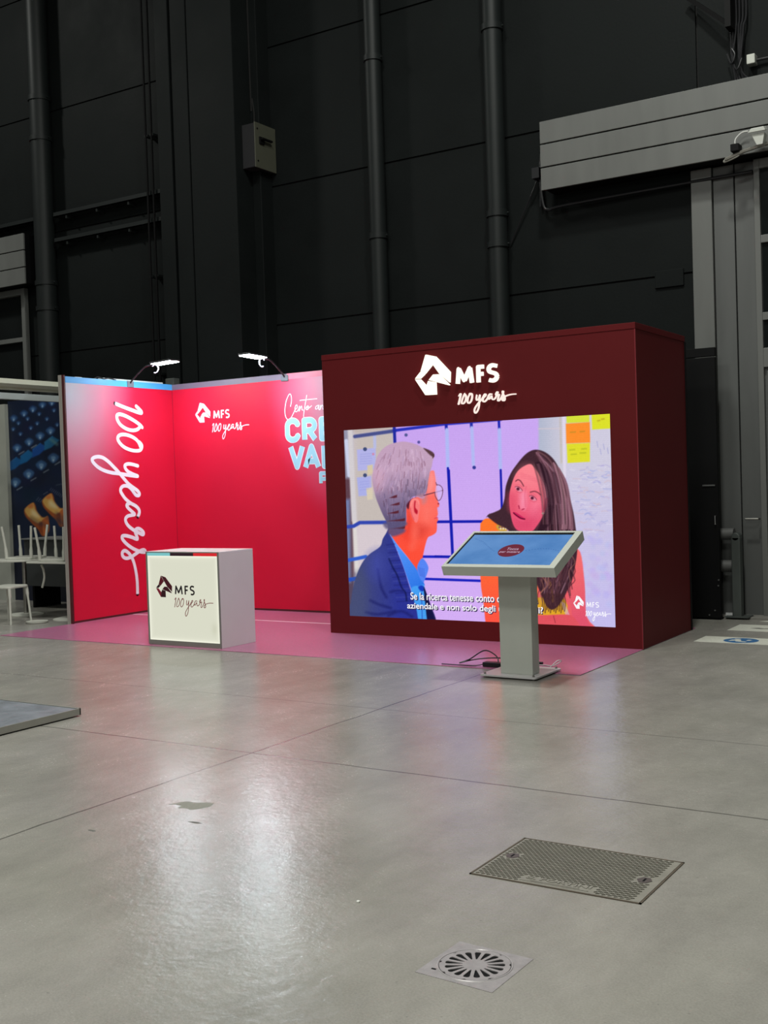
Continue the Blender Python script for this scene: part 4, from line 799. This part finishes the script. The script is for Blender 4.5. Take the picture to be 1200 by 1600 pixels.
# ------------------------------------------------------------ printed display walls
def panel_print():
    m = bpy.data.materials.new('red_printed_fabric'); m.use_nodes = True; N = m.node_tree.nodes; L = m.node_tree.links; b = N['Principled BSDF']
    a = N.new('ShaderNodeAttribute'); a.attribute_name = 'picture'; L.new(a.outputs['Color'], b.inputs['Base Color'])
    b.inputs['Roughness'].default_value = .5; b.inputs['Specular IOR Level'].default_value = .35
    n = N.new('ShaderNodeTexNoise'); n.inputs['Scale'].default_value = 14; tc = N.new('ShaderNodeTexCoord'); L.new(tc.outputs['Object'], n.inputs[0])
    bp = N.new('ShaderNodeBump'); bp.inputs['Strength'].default_value = .04; L.new(n.outputs[0], bp.inputs['Height']); L.new(bp.outputs[0], b.inputs['Normal'])
    return m
M_print = panel_print()
RED = np.array([206, 18, 54.]); PALE = np.array([190, 192, 206.]); WINE = np.array([150, 22, 62.])
def print_grid(n_u, n_v, u1, corner):
    c = Canvas(0, 1, 0, 1, n_u, n_v, [[1, 0, 0], [0, 1, 0], [0, 0, 1]], RED)
    U, V = c.P, c.Q
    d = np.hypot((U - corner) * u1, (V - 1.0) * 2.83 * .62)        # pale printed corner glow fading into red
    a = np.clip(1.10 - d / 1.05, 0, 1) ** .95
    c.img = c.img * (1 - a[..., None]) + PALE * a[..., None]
    return c
PT = 2.835
# left wall, faces +x
t = thing('display_wall', (-10.36, 10.2, 0), 'red printed display wall at the left with large handwritten 100 years', 'display wall')
cv = print_grid(60, 60, 1.85, 0.0); cv.x = np.linspace(9.30, 11.10, 60); cv.z = np.linspace(.03, PT, 60)
cv.mesh(lambda y, z: (np.full_like(y, -10.299), y, z), 'printed_panel', M_print, t)
M_bluerail = mat('blue_rail', (.06, .36, .78), .4, noise=.02)
b = MB(); b.box(-10.31, -10.296, 9.30, 11.10, PT, 2.908); b.build('top_rail', M_bluerail, t)
b = MB(); b.box(-10.358, -10.31, 9.255, 11.1, .0, 2.90); b.build('wall_core', mat('core_dark', (.05, .03, .03), .7), t)
b = MB(); b.box(-10.358, -10.332, 9.244, 9.255, 0, 2.92); b.box(-10.328, -10.302, 9.244, 9.255, 0, 2.92); b.box(-10.358, -10.302, 9.248, 9.256, 0, 2.92); b.build('edge_profile', mat('pale_profile', (.34, .32, .29), .5, noise=.04), t)
b = MB(); b.box(-10.302, -10.262, 9.246, 9.262, 0, 2.92); b.build('edge_strip', mat('dark_red_strip', (.075, .010, .012), .5), t)
b = MB(); b.box(-10.335, -10.297, 9.268, 11.09, .006, .03); b.build('bottom_rail', MATS['dark_red_strip'], t)
pl_l = Plane((-10.299, 10.05, 2.72), (0, 0, -1), (0, 1, 0), (1, 0, 0))
strokes(pl_l, SCRIPT, lambda a, b_: (a, b_), .045, .003, 'script_lettering', mat('white_print', (.80, .82, .92), .5), t)
# back wall, faces -y
t = thing('display_wall', (-8.4, 11.14, 0), 'red printed display wall at the back with white logo and light blue lettering', 'display wall')
cv = print_grid(90, 60, 2.45, 1.0); U = cv.P
cv.x = np.linspace(-10.295, -7.40, 90); cv.z = np.linspace(.03, PT, 60)
cv.mesh(lambda x, z: (x, np.full_like(x, 11.10), z), 'printed_panel', M_print, t)
MB().box(-10.295, -8.42, 11.098, 11.11, PT, 2.905).build('top_rail', mat('mauve_reflection', (.17, .135, .19), .45, noise=.03), t)  # reflections in the aluminium rail painted as mauve, then pink
tag(MB().box(-8.415, -7.40, 11.098, 11.11, PT, 2.905).build('top_rail', mat('pink_reflection', (.62, .16, .24), .45, noise=.03), t), 'end of the top rail with a painted pinkish reflection')
MB().box(-10.42, -7.40, 11.112, 11.22, 0, 2.90).build('wall_core', MATS['core_dark'], t)
MB().box(-10.295, -7.40, 11.097, 11.11, .006, .03).build('bottom_rail', MATS['dark_red_strip'], t)
bp_ = front(11.10)
M_wp = MATS['white_print']; M_bp = mat('light_blue_print', (.33, .62, .78), .5)
mark(bp_, -9.915, 2.372, .655, .64, .002, 'logo_mark', [mat('pale_blue_print', (.66, .80, .92), .5)], t)
bold(bp_, [('M', -9.608, -9.500, 2.424, 2.528), ('F', -9.482, -9.425, 2.424, 2.530), ('S', -9.412, -9.338, 2.420, 2.532)], .019, .002, 'logo_lettering', M_wp, t)
hundred(bp_, -9.632, 2.258, .252, .235, .0105, .002, 'script_lettering', M_wp, t)
strokes(bp_, CENTO, lambda a, b_: (a, b_), .0095, .002, 'script_headline', M_wp, t)
big = [(q, a, b_, c_, d_) for q, a, b_, c_, d_ in BIGTEXT]
bw = lambda q: .040 if q == 'P' else .062
bold(bp_, [q for q in big if q[0] != 'P'], .062, .0022, 'headline_lettering', M_bp, t)
bold(bp_, [q for q in big if q[0] != 'P'], .062, .0012, 'headline_outline', M_wp, t, grow=.016)
bold(bp_, [q for q in big if q[0] == 'P'], .040, .0022, 'headline_lettering', M_bp, t)
bold(bp_, [q for q in big if q[0] == 'P'], .040, .0012, 'headline_outline', M_wp, t, grow=.010)

# ---- arm floodlights
M_lamp = emis('lamp_diffuser', (.80, .93, 1.0), 170)
M_arm = mat('lamp_arm_metal', (.05, .05, .055), .4, .6)
M_ring = mat('lamp_cable_white', (.42, .42, .52), .4)
def arm_lamp(base, out, lab, power, aim=0):
    bx = Vector(base); o = Vector(out); s = o.cross(Vector((0, 0, 1)))
    t = thing('arm_spotlight', base, lab, 'spotlight', None)
    m = Matrix(((s.x, o.x, 0), (s.y, o.y, 0), (0, 0, 1)))
    P = lambda a, d, z: bx + s * a + o * d + Vector((0, 0, z))
    def bb(a0, a1, d0, d1, z0, z1, name, mt, par, bevel=0, tilt=.04):
        b = MB(); b.add([P(a, d, z + (max(0, d - .42) * tilt)) for z in (z0, z1) for a, d in ((a0, d0), (a1, d0), (a1, d1), (a0, d1))], [(0, 3, 2, 1), (4, 5, 6, 7), (0, 1, 5, 4), (1, 2, 6, 5), (2, 3, 7, 6), (3, 0, 4, 7)]); return b.build(name, mt, par, bevel=bevel)
    bb(-.055, .055, -.02, .008, -.05, .025, 'clamp', mat('clamp_grey', (.12, .13, .15), .5), t, .003)
    b = MB(); b.tube(smooth_path([P(0, 0, .0), P(0, .07, .06), P(0, .25, .175), P(0, .34, .195), P(0, .46, .20)], 6), .011, 8); b.build('arm', M_arm, t, smooth=True)
    h = bb(-.09, .09, .42, .76, .200, .222, 'lamp_head', mat('lamp_head_black', (.02, .02, .022), .4), t, .006)
    bb(-.08, .08, .44, .75, .192, .199, 'diffuser', M_lamp, h)
    b = MB(); b.tube([P(0, .43 + .052 * math.cos(k * .45 - 2.0), .145 + .052 * math.sin(k * .45 - 2.0)) for k in range(11)], .007, 8); b.build('cable_loop', M_ring, t, smooth=True)
    d = bpy.data.lights.new('lamp_light', 'SPOT'); d.energy = power; d.color = (.74, .90, 1.0); d.spot_size = math.radians(95); d.spot_blend = 1.0; d.shadow_soft_size = .07
    lo = bpy.data.objects.new('lamp_light', d); C.objects.link(lo); lo.location = P(0, .70, .17)
    tgt = P(aim, 4.0, -1.7); lo.rotation_euler = (tgt - lo.location).to_track_quat('-Z', 'Y').to_euler()
arm_lamp((-10.296, 10.35, 2.885), (1, 0, 0), 'lit white floodlight on a bent black arm above the left red wall', 55, 1.2)
arm_lamp((-8.45, 11.097, 2.865), (0, -1, 0), 'lit white floodlight on a black arm above the back red wall', 72, -1.5)
# bits lying on the top of the left wall
t = tag(MB().box(-10.44, -10.36, 9.95, 11.0, 2.905, 2.935).build('loose_profile', mat('pale_profile_white', (.6, .62, .62), .5), bevel=.003), 'white profile bar lying on top of the left display wall', 'profile bar')
b = MB(); b.box(-10.40, -10.34, 9.50, 9.60, 2.90, 2.918); tag(b.build('white_clip', mat('clip_white', (.75, .77, .78), .5), bevel=.003), 'small white clip on top of the left display wall', 'clip')
b = MB(); b.tube(smooth_path([(-10.35, 9.8, 2.915), (-10.36, 9.88, 2.94), (-10.34, 9.95, 2.92), (-10.36, 10.05, 2.935), (-10.34, 10.15, 2.915)], 5), .008, 7); tag(b.build('coiled_wire', M_cable, smooth=True), 'short black wire lying on top of the left display wall', 'wire')
t = tag(MB().box(-10.60, -10.45, 11.3, 11.42, 0, 3.02).build('grey_post', mat('grey_post_paint', (.06, .065, .06), .6), bevel=.01), 'short grey post end sticking up behind the corner of the red walls', 'post')

# ------------------------------------------------------------ white counter with lit front
CX0, CX1, CY0, CY1, CZ = -8.130, -7.183, 8.305, 8.815, .935
t = thing('reception_counter', (-7.66, 8.55, 0), 'white cube counter with an illuminated logo front standing on the pink carpet', 'counter')
M_fr = mat('counter_frame_grey', (.27, .28, .25), .4, .3, noise=.03)
b = MB(); b.box(CX1 - .018, CX1, CY0, CY1, .006, CZ - .018); b.build('side_panel', M_white, t, bevel=.002)
b = MB(); b.box(CX0, CX0 + .018, CY0, CY1, .006, CZ - .018); b.build('side_panel', M_white, t, bevel=.002)
b = MB(); b.box(CX0, CX1, CY0, CY1, CZ - .018, CZ); b.build('countertop', mat('white_top', (.74, .73, .74), .3, noise=.02), t, bevel=.002)
b = MB(); b.box(CX0 + .018, CX1 - .018, CY1 - .018, CY1, .006, CZ - .018); b.build('back_panel', M_white, t)
b = MB(); b.box(CX0 + .001, CX0 + .020, CY0 - .012, CY0 + .002, .012, CZ - .002); b.box(CX1 - .016, CX1 - .001, CY0 - .012, CY0 + .002, .012, CZ - .002); b.box(CX0 + .020, CX1 - .016, CY0 - .012, CY0 + .002, CZ - .012, CZ - .002); b.box(CX0 + .02, CX1 - .016, CY0 - .012, CY0 + .002, .012, .055); b.build('front_frame', M_fr, t, bevel=.001)
# lit panel: brighter along its edges where the LED strips sit
m = bpy.data.materials.new('lit_acrylic'); m.use_nodes = True; N = m.node_tree.nodes; L = m.node_tree.links; N.clear()
at = N.new('ShaderNodeAttribute'); at.attribute_name = 'picture'; e = N.new('ShaderNodeEmission'); e.inputs[1].default_value = 1.0; o_ = N.new('ShaderNodeOutputMaterial'); L.new(at.outputs['Color'], e.inputs[0]); L.new(e.outputs[0], o_.inputs[0])
cv = Canvas(0, 1, 0, 1, 80, 80, [[1, 0, 0], [0, 1, 0], [0, 0, 1]], (218, 219, 200))
dd = np.minimum(np.minimum(cv.P, 1 - cv.P) * .91, np.minimum(cv.Q, 1 - cv.Q) * .86); a = np.exp(-dd / .016)[..., None]; cv.img = cv.img * (1 - a) + np.array([255, 255, 236.]) * a
a = np.exp(-(((cv.P - .93) / .04) ** 2 + ((cv.Q - .16) / .07) ** 2))[..., None] * .16; cv.img = cv.img * (1 - a) + np.array([150, 150, 115.]) * a
cv.x = np.linspace(CX0 + .021, CX1 - .017, 80); cv.z = np.linspace(.056, .893, 80)
lit = cv.mesh(lambda x, z: (x, np.full_like(x, CY0 - .006), z), 'lit_panel', m, t)
for nm, a, b_, c_ in (('turquoise', CX0 + .02, -7.803, (.22, .60, .62)), ('dark', -7.803, -7.50, (.035, .018, .024)), ('red', -7.50, CX1 - .016, (.72, .028, .035))):
    o = MB().box(a, b_, CY0 - .010, CY0, .893, CZ - .012).build('colour_strip', emis(nm + '_strip', c_, .9), t); o['label'] = nm + ' segment of the strip above the lit panel'
cp = front(CY0 - .006)
fc = [mat('logo_red_a', (.17, .012, .028), .5), mat('logo_wine', (.10, .008, .020), .5), mat('logo_dark', (.035, .006, .014), .5), mat('logo_red_b', (.34, .02, .05), .5), mat('logo_dark2', (.05, .006, .014), .5), mat('logo_wine2', (.08, .008, .02), .5)]
mark(cp, -8.008, .470, .545, .535, .003, 'logo_mark', fc, t)
for it in [('M', -7.758, -7.655, .514, .604), ('F', -7.630, -7.580, .514, .604), ('S', -7.562, -7.500, .510, .606)]: bold(cp, [it], .016, .002, 'logo_letter', mat('logo_ink', (.02, .012, .018), .5), t)
hundred(cp, -7.768, .389, .210, .205, .0062, .002, 'script_lettering', mat('script_red', (.32, .05, .06), .5), t)

# ------------------------------------------------------------ touchscreen kiosk
t = thing('touchscreen_kiosk', (-3.9, 8.08, 0), 'pale grey touchscreen kiosk with tilted blue screen in front of the video wall', 'kiosk')
def rrect(x0, x1, y0, y1, r, n=6):
    out = []
    for cx, cy, a0 in ((x1 - r, y1 - r, 0), (x0 + r, y1 - r, 90), (x0 + r, y0 + r, 180), (x1 - r, y0 + r, 270)):
        for k in range(n + 1): a = math.radians(a0 + 90 * k / n); out.append((cx + r * math.cos(a), cy + r * math.sin(a)))
    return out
MB().prism(rrect(-4.185, -3.70, 7.865, 8.36, .03), pl, .012, .026).build('base_plate', mat('base_plate_white', (.62, .60, .60), .4), t, bevel=.002)
b = MB()
for x, y in ((-4.15, 7.90), (-3.735, 7.90), (-3.735, 8.325), (-4.15, 8.325)):
    bo = MB(); bo.tube([(x, y, .0065 if y > 8.2 else 0), (x, y, .036)], .010, 10); bo.tube([(x, y, .026), (x, y, .042)], .006, 8); bo.build('foot_bolt', M_alu, t, smooth=True)
MB().box(-4.045, -3.770, 7.965, 8.085, .026, .93).build('column', M_kiosk, t, bevel=.004)
MB().box(-4.045, -3.770, 8.085, 8.088, .03, .92).build('column_back', M_kiosk, t)
# head: tilted frame tray
ty, tz = .9147, .4041
kp = Plane((-4.343, 7.600, .889), (1, 0, 0), (0, ty, tz), (0, -tz, ty)); HW, HD, HT = .939, .597, -.078
def kbox(a0, a1, b0, b1, d0, d1, name, mt, par, bevel=0):
    b = MB(); b.add([kp(a, c, d) for d in (d0, d1) for a, c in ((a0, b0), (a1, b0), (a1, b1), (a0, b1))], [(0, 3, 2, 1), (4, 5, 6, 7), (0, 1, 5, 4), (1, 2, 6, 5), (2, 3, 7, 6), (3, 0, 4, 7)]); return b.build(name, mt, par, bevel=bevel)
b = MB()
for a0, a1, b0, b1 in ((0, HW, 0, .044), (0, HW, HD - .024, HD), (0, .020, .044, HD - .024), (HW - .052, HW, .044, HD - .024)):
    b.add([kp(a, c, d) for d in (HT, 0) for a, c in ((a0, b0), (a1, b0), (a1, b1), (a0, b1))], [(0, 3, 2, 1), (4, 5, 6, 7), (0, 1, 5, 4), (1, 2, 6, 5), (2, 3, 7, 6), (3, 0, 4, 7)])
b.add([kp(a, c, d) for d in (HT, HT + .01) for a, c in ((.02, .044), (HW - .052, .044), (HW - .052, HD - .024), (.02, HD - .024))], [(0, 3, 2, 1), (4, 5, 6, 7)])
b.build('screen_housing', M_kiosk, t)
bz = kbox(.020, HW - .052, .044, HD - .024, -.020, -.006, 'bezel', mat('glossy_black', (.004, .004, .004), .15), t)
m = bpy.data.materials.new('touchscreen_picture'); m.use_nodes = True; N = m.node_tree.nodes; L = m.node_tree.links; b_ = N['Principled BSDF']
b_.inputs['Base Color'].default_value = (.01, .015, .02, 1); b_.inputs['Roughness'].default_value = .2
tc = N.new('ShaderNodeTexCoord'); n = N.new('ShaderNodeTexNoise'); n.inputs['Scale'].default_value = 4; n.inputs['Detail'].default_value = 5; L.new(tc.outputs['Object'], n.inputs[0])
cr = N.new('ShaderNodeValToRGB'); cr.color_ramp.elements[0].position = .35; cr.color_ramp.elements[0].color = (.075, .225, .54, 1); cr.color_ramp.elements[1].position = .7; cr.color_ramp.elements[1].color = (.125, .30, .64, 1)
L.new(n.outputs[0], cr.inputs[0]); L.new(cr.outputs[0], b_.inputs['Emission Color']); b_.inputs['Emission Strength'].default_value = .9
sc_ = kbox(.034, HW - .058, .050, HD - .054, -.006, -.0050, 'display', m, bz)
kq = Plane(kp(0, 0, -.0048), (1, 0, 0), kp.v, kp.n)
cx, cy, rr = .472, .277, .103
MB().prism([(cx + rr * math.cos(a * math.pi / 24), cy + rr * math.sin(a * math.pi / 24)) for a in range(48)], kq, 0, .0006).build('button_disc', emis('disc_maroon', (.16, .028, .048), 1), sc_)
lettering(kq, [('Tocca', cx - .045, cx + .055, cy + .008, cy + .045), ('per iniziare', cx - .085, cx + .085, cy - .046, cy - .008)], .001, 'button_lettering', emis('disc_text', (.62, .45, .60), 1), sc_, .0)
for k in range(26):
    b = MB()
    q = k / 25; u, v = (.05 + .30 * q, .50 - .21 * q - .04 * math.sin(q * 6)) if k < 13 else (.60 + .26 * (k - 13) / 12, .275 + .035 * math.sin((k - 13) / 12 * 3))
    if k < 13: q = k / 12; u, v = .08 + .25 * q, .47 - .19 * q + .012 * math.sin(q * 5)
    b.add([kq(u - .006, v - .002, .0006), kq(u + .006, v - .002, .0006), kq(u + .006, v + .002, .0006), kq(u - .006, v + .002, .0006)], [(0, 1, 2, 3)])
    b.build('dash', emis('dash_ink', (.03, .09, .30), 1), sc_)
# neck under the head
b = MB(); b.prism([(7.965, .93), (8.085, .93), (8.085, 1.02), (7.965, .965)], lambda a, c, d: (-4.045 + d, a, c), 0, .275); b.build('neck', M_kiosk, t)
# mains adapter and cables
t = thing('power_adapter', (-4.29, 8.33, 0), 'black power adapter with looping black cable on the carpet left of the kiosk', 'power adapter')
MB().box(-4.375, -4.20, 8.285, 8.36, .0065, .045).build('adapter_block', M_cable, t, bevel=.006)
b = MB(); b.tube(smooth_path([(-4.25, 8.33, .03), (-4.30, 8.40, .08), (-4.42, 8.42, .12), (-4.56, 8.41, .04), (-4.63, 8.36, .014), (-4.50, 8.45, .04), (-4.30, 8.5, .05), (-4.10, 8.45, .02), (-4.0, 8.4, .013)], 7), .0055, 8); b.tube(smooth_path([(-4.37, 8.32, .025), (-4.45, 8.29, .012), (-4.60, 8.27, .012), (-4.75, 8.27, .012)], 6), .004, 8); b.build('cable', M_cable, t, smooth=True)
t = thing('white_cable', (-3.8, 8.45, 0), 'thin white cable curling on the carpet behind the right of the kiosk', 'cable')
b = MB(); b.tube(smooth_path([(-4.02, 8.50, .011), (-3.92, 8.52, .011), (-3.84, 8.50, .014), (-3.78, 8.53, .05), (-3.79, 8.47, .06), (-3.83, 8.42, .013)], 7), .0045, 8); b.build('cable', mat('white_cable', (.6, .6, .58), .5), t, smooth=True)
tag(MB().tube([(-3.985, 8.55, .02), (-3.955, 8.55, .02)], .012, 10).build('cable_plug', M_cable), 'tiny black plug on the carpet directly behind the kiosk column', 'plug')

# ------------------------------------------------------------ neighbouring stand on the left
t = thing('console_poster_wall', (-12.0, 11.2, 0), 'dark blue poster wall of a mixing console at the back of the left stand', 'poster wall')
kc = paint_console()
kc.mesh(lambda x, z: (x, np.full_like(x, 11.12), z), 'poster', picture_mat('console_print', False, rough=.4), t)
MB().box(-13.54, -10.45, 11.125, 11.20, 0, 2.9).build('wall_core', MATS['core_dark'], t)
M_off = mat('offwhite_partition', (.36, .37, .33), .55, noise=.03)
t = tag(MB().box(-17.5, -13.54, 11.06, 11.20, 0, 2.86).build('partition_wall', M_off), 'pale grey partition wall at the far left edge behind the stools', 'partition')
t = thing('stand_header', (-11.5, 9.6, 2.7), 'white header beams across the top of the left stand', 'header')
MB().box(-15.5, -12.02, 9.2, 9.28, 2.80, 2.93).build('front_beam', mat('header_white', (.84, .84, .70), .5, noise=.03), t)
b = MB(); b.add([(-15.5, 9.30, 2.84), (-11.95, 9.55, 2.83), (-11.95, 10.75, 2.93), (-15.5, 11.0, 2.93), (-15.5, 9.3, 2.95), (-11.95, 9.4, 3.0), (-11.95, 10.75, 3.02), (-15.5, 11.0, 3.02)], [(0, 3, 2, 1), (4, 5, 6, 7), (0, 1, 5, 4), (1, 2, 6, 5), (2, 3, 7, 6), (3, 0, 4, 7)])
b = MB(); b.box(-12.03, -11.95, 9.0, 11.1, 2.90, 3.04); b.box(-11.95, -11.55, 9.3, 11.1, 2.93, 2.99); b.build('side_beam', MATS['header_white'], t)
b = MB(); b.box(-11.30, -11.22, 8.6, 11.1, 2.70, 2.775); b.build('lower_rail', mat('header_grey', (.42, .46, .46), .5), t)
# tables, chairs and stools (white plastic)
M_pl = mat('white_plastic_seat', (.60, .60, .54), .4, noise=.02)
def build_chair(x, y, rot, z, lab, group):
    t = thing('plastic_chair', (x, y, z), lab, 'chair', group)
    ca, sa = math.cos(rot), math.sin(rot); W = lambda a, b_, c: (x + a * ca - b_ * sa, y + a * sa + b_ * ca, z + c)
    m = MB(); pr = rrect(-.21, .21, -.20, .20, .07)
    m.prism(pr, lambda a, b_, d: W(a, b_, .43 + d - .02 * (1 - (a * a + b_ * b_) / .05) * 0), 0, .022); m.build('seat', M_pl, t, bevel=.006)
    for sx, sy in ((-1, -1), (1, -1), (1, 1), (-1, 1)):
        m = MB(); m.tube([W(sx * .185, sy * .175, .43), W(sx * .20, sy * .20, .2), W(sx * .225, sy * .225, 0)], [.019, .016, .013], 10); m.build('leg', M_pl, t, smooth=True)
    m = MB()
    for s in (-1, 1): m.tube(smooth_path([W(s * .19, .17, .44), W(s * .20, .20, .6), W(s * .195, .25, .84)], 5), .014, 8)
    m.build('back_frame', M_pl, t, smooth=True)
    m = MB(); m.prism([(-.19, .60), (.19, .60), (.195, .84), (-.195, .84)], lambda a, c, d: W(a, .205 + (c - .6) * .2 + d, c), 0, .012); m.build('backrest', M_pl, t, bevel=.004)
def upturned(x, y, rot, z, lab, s=1.0):   # chair seen upside down, seat resting on the table, legs in the air
    t = thing('upturned_stool', (x, y, z), lab, 'stool', None)
    ca, sa = math.cos(rot), math.sin(rot); W = lambda a, b_, c: (x + (a * ca - b_ * sa) * s, y + (a * sa + b_ * ca) * s, z + c * s)
    m = MB(); m.prism(rrect(-.20, .20, -.20, .20, .08), W, 0, .028); m.build('seat', M_pl, t, bevel=.008)
    for sx, sy in ((-1, -1), (1, -1), (1, 1), (-1, 1)):
        m = MB(); m.tube(smooth_path([W(sx * .17, sy * .17, .01), W(sx * .178, sy * .178, .16), W(sx * .205, sy * .205, .42)], 4), [.022] * 4 + [.016] * 5, 10); m.build('leg', M_pl, t, smooth=True)
t = thing('bar_table', (-11.74, 9.8, 0), 'white table at the left edge carrying an upturned stool', 'table', None)
MB().prism([(-11.74 + .40 * math.cos(a * math.pi / 20), 9.80 + .40 * math.sin(a * math.pi / 20)) for a in range(40)], pl, .70, .722).build('tabletop', M_pl, t, bevel=.004)
MB().tube([(-11.74, 9.8, .02), (-11.74, 9.8, .70)], .028, 14).build('column', M_alu, t, smooth=True)
MB().lathe([(.001, .025), (.18, .02), (.22, .008), (.22, 0)], -11.74, 9.8, 30).build('base', M_pl, t, smooth=True)
t = thing('bar_table', (-10.75, 9.9, 0), 'white table half hidden behind the red wall end carrying an upturned stool', 'table', None)
MB().box(-11.25, -10.50, 9.42, 9.98, .692, .712).build('tabletop', M_pl, t, bevel=.004)
MB().tube([(-10.72, 9.70, .02), (-10.72, 9.70, .70)], .028, 14).build('column', M_alu, t, smooth=True)
MB().lathe([(.001, .028), (.20, .022), (.27, .008), (.27, 0)], -10.72, 9.70, 30).build('base', M_pl, t, smooth=True)
upturned(-11.70, 9.80, .35, .722, 'upturned white stool with legs in the air on the left table', 1.0)
upturned(-10.98, 9.72, .25, .712, 'upturned white stool on the table next to the red wall end', 1.0)
def stool(x, y, rot, lab):
    t = thing('plastic_stool', (x, y, 0), lab, 'stool', None)
    ca, sa = math.cos(rot), math.sin(rot); W = lambda a, b_, c: (x + a * ca - b_ * sa, y + a * sa + b_ * ca, c)
    m = MB(); m.prism(rrect(-.18, .18, -.18, .18, .08), W, .425, .452); m.build('seat', M_pl, t, bevel=.008)
    for sx, sy in ((-1, -1), (1, -1), (1, 1), (-1, 1)):
        m = MB(); m.tube(smooth_path([W(sx * .145, sy * .145, .43), W(sx * .155, sy * .155, .3), W(sx * .175, sy * .175, 0)], 4), [.02] * 4 + [.013] * 5, 10); m.build('leg', M_pl, t, smooth=True)
stool(-11.20, 9.10, .15, 'white plastic stool standing on the floor at the left edge')
# chair whose curved back shows in front of the cabinet
t = thing('plastic_chair', (-10.95, 9.9, 0), 'pale chair frame in front of the dark cabinet under the right table', 'chair', None)
b = MB(); b.tube(smooth_path([(-11.185, 9.6, .66), (-11.15, 9.6, .60), (-11.14, 9.6, .50), (-11.185, 9.6, .38)], 6), .014, 8); b.build('back_frame', M_pl, t, smooth=True)
tag(MB().box(-12.42, -11.35, 10.45, 11.0, .02, .02).build('x', M_black)) if False else None
t = thing('storage_cabinet', (-11.6, 10.6, 0), 'dark grey cabinet standing under the poster in the left stand', 'cabinet')
MB().box(-12.45, -11.30, 10.40, 10.95, .30, .93).build('cabinet_body', mat('dark_grey_cabinet', (.040, .044, .046), .5, noise=.05), t, bevel=.004)
for x in (-12.35, -11.4): MB().box(x - .02, x + .02, 10.45, 10.9, 0, .30).build('cabinet_base', M_black, t)
MB().box(-12.46, -11.29, 10.34, 10.96, .93, .945).build('cabinet_top', mat('cabinet_top_grey', (.16, .165, .165), .5), t)
for x, y, r, lab in ((-10.86, 9.22, .0, 'white foam tray lying on the floor beside the left stool'),):
    tag(MB().lathe([(.001, .012), (.10, .010), (.13, .022), (.125, .005), (.001, .004)], x, y, 24).build('foam_tray', M_pl, smooth=True), lab, 'tray')
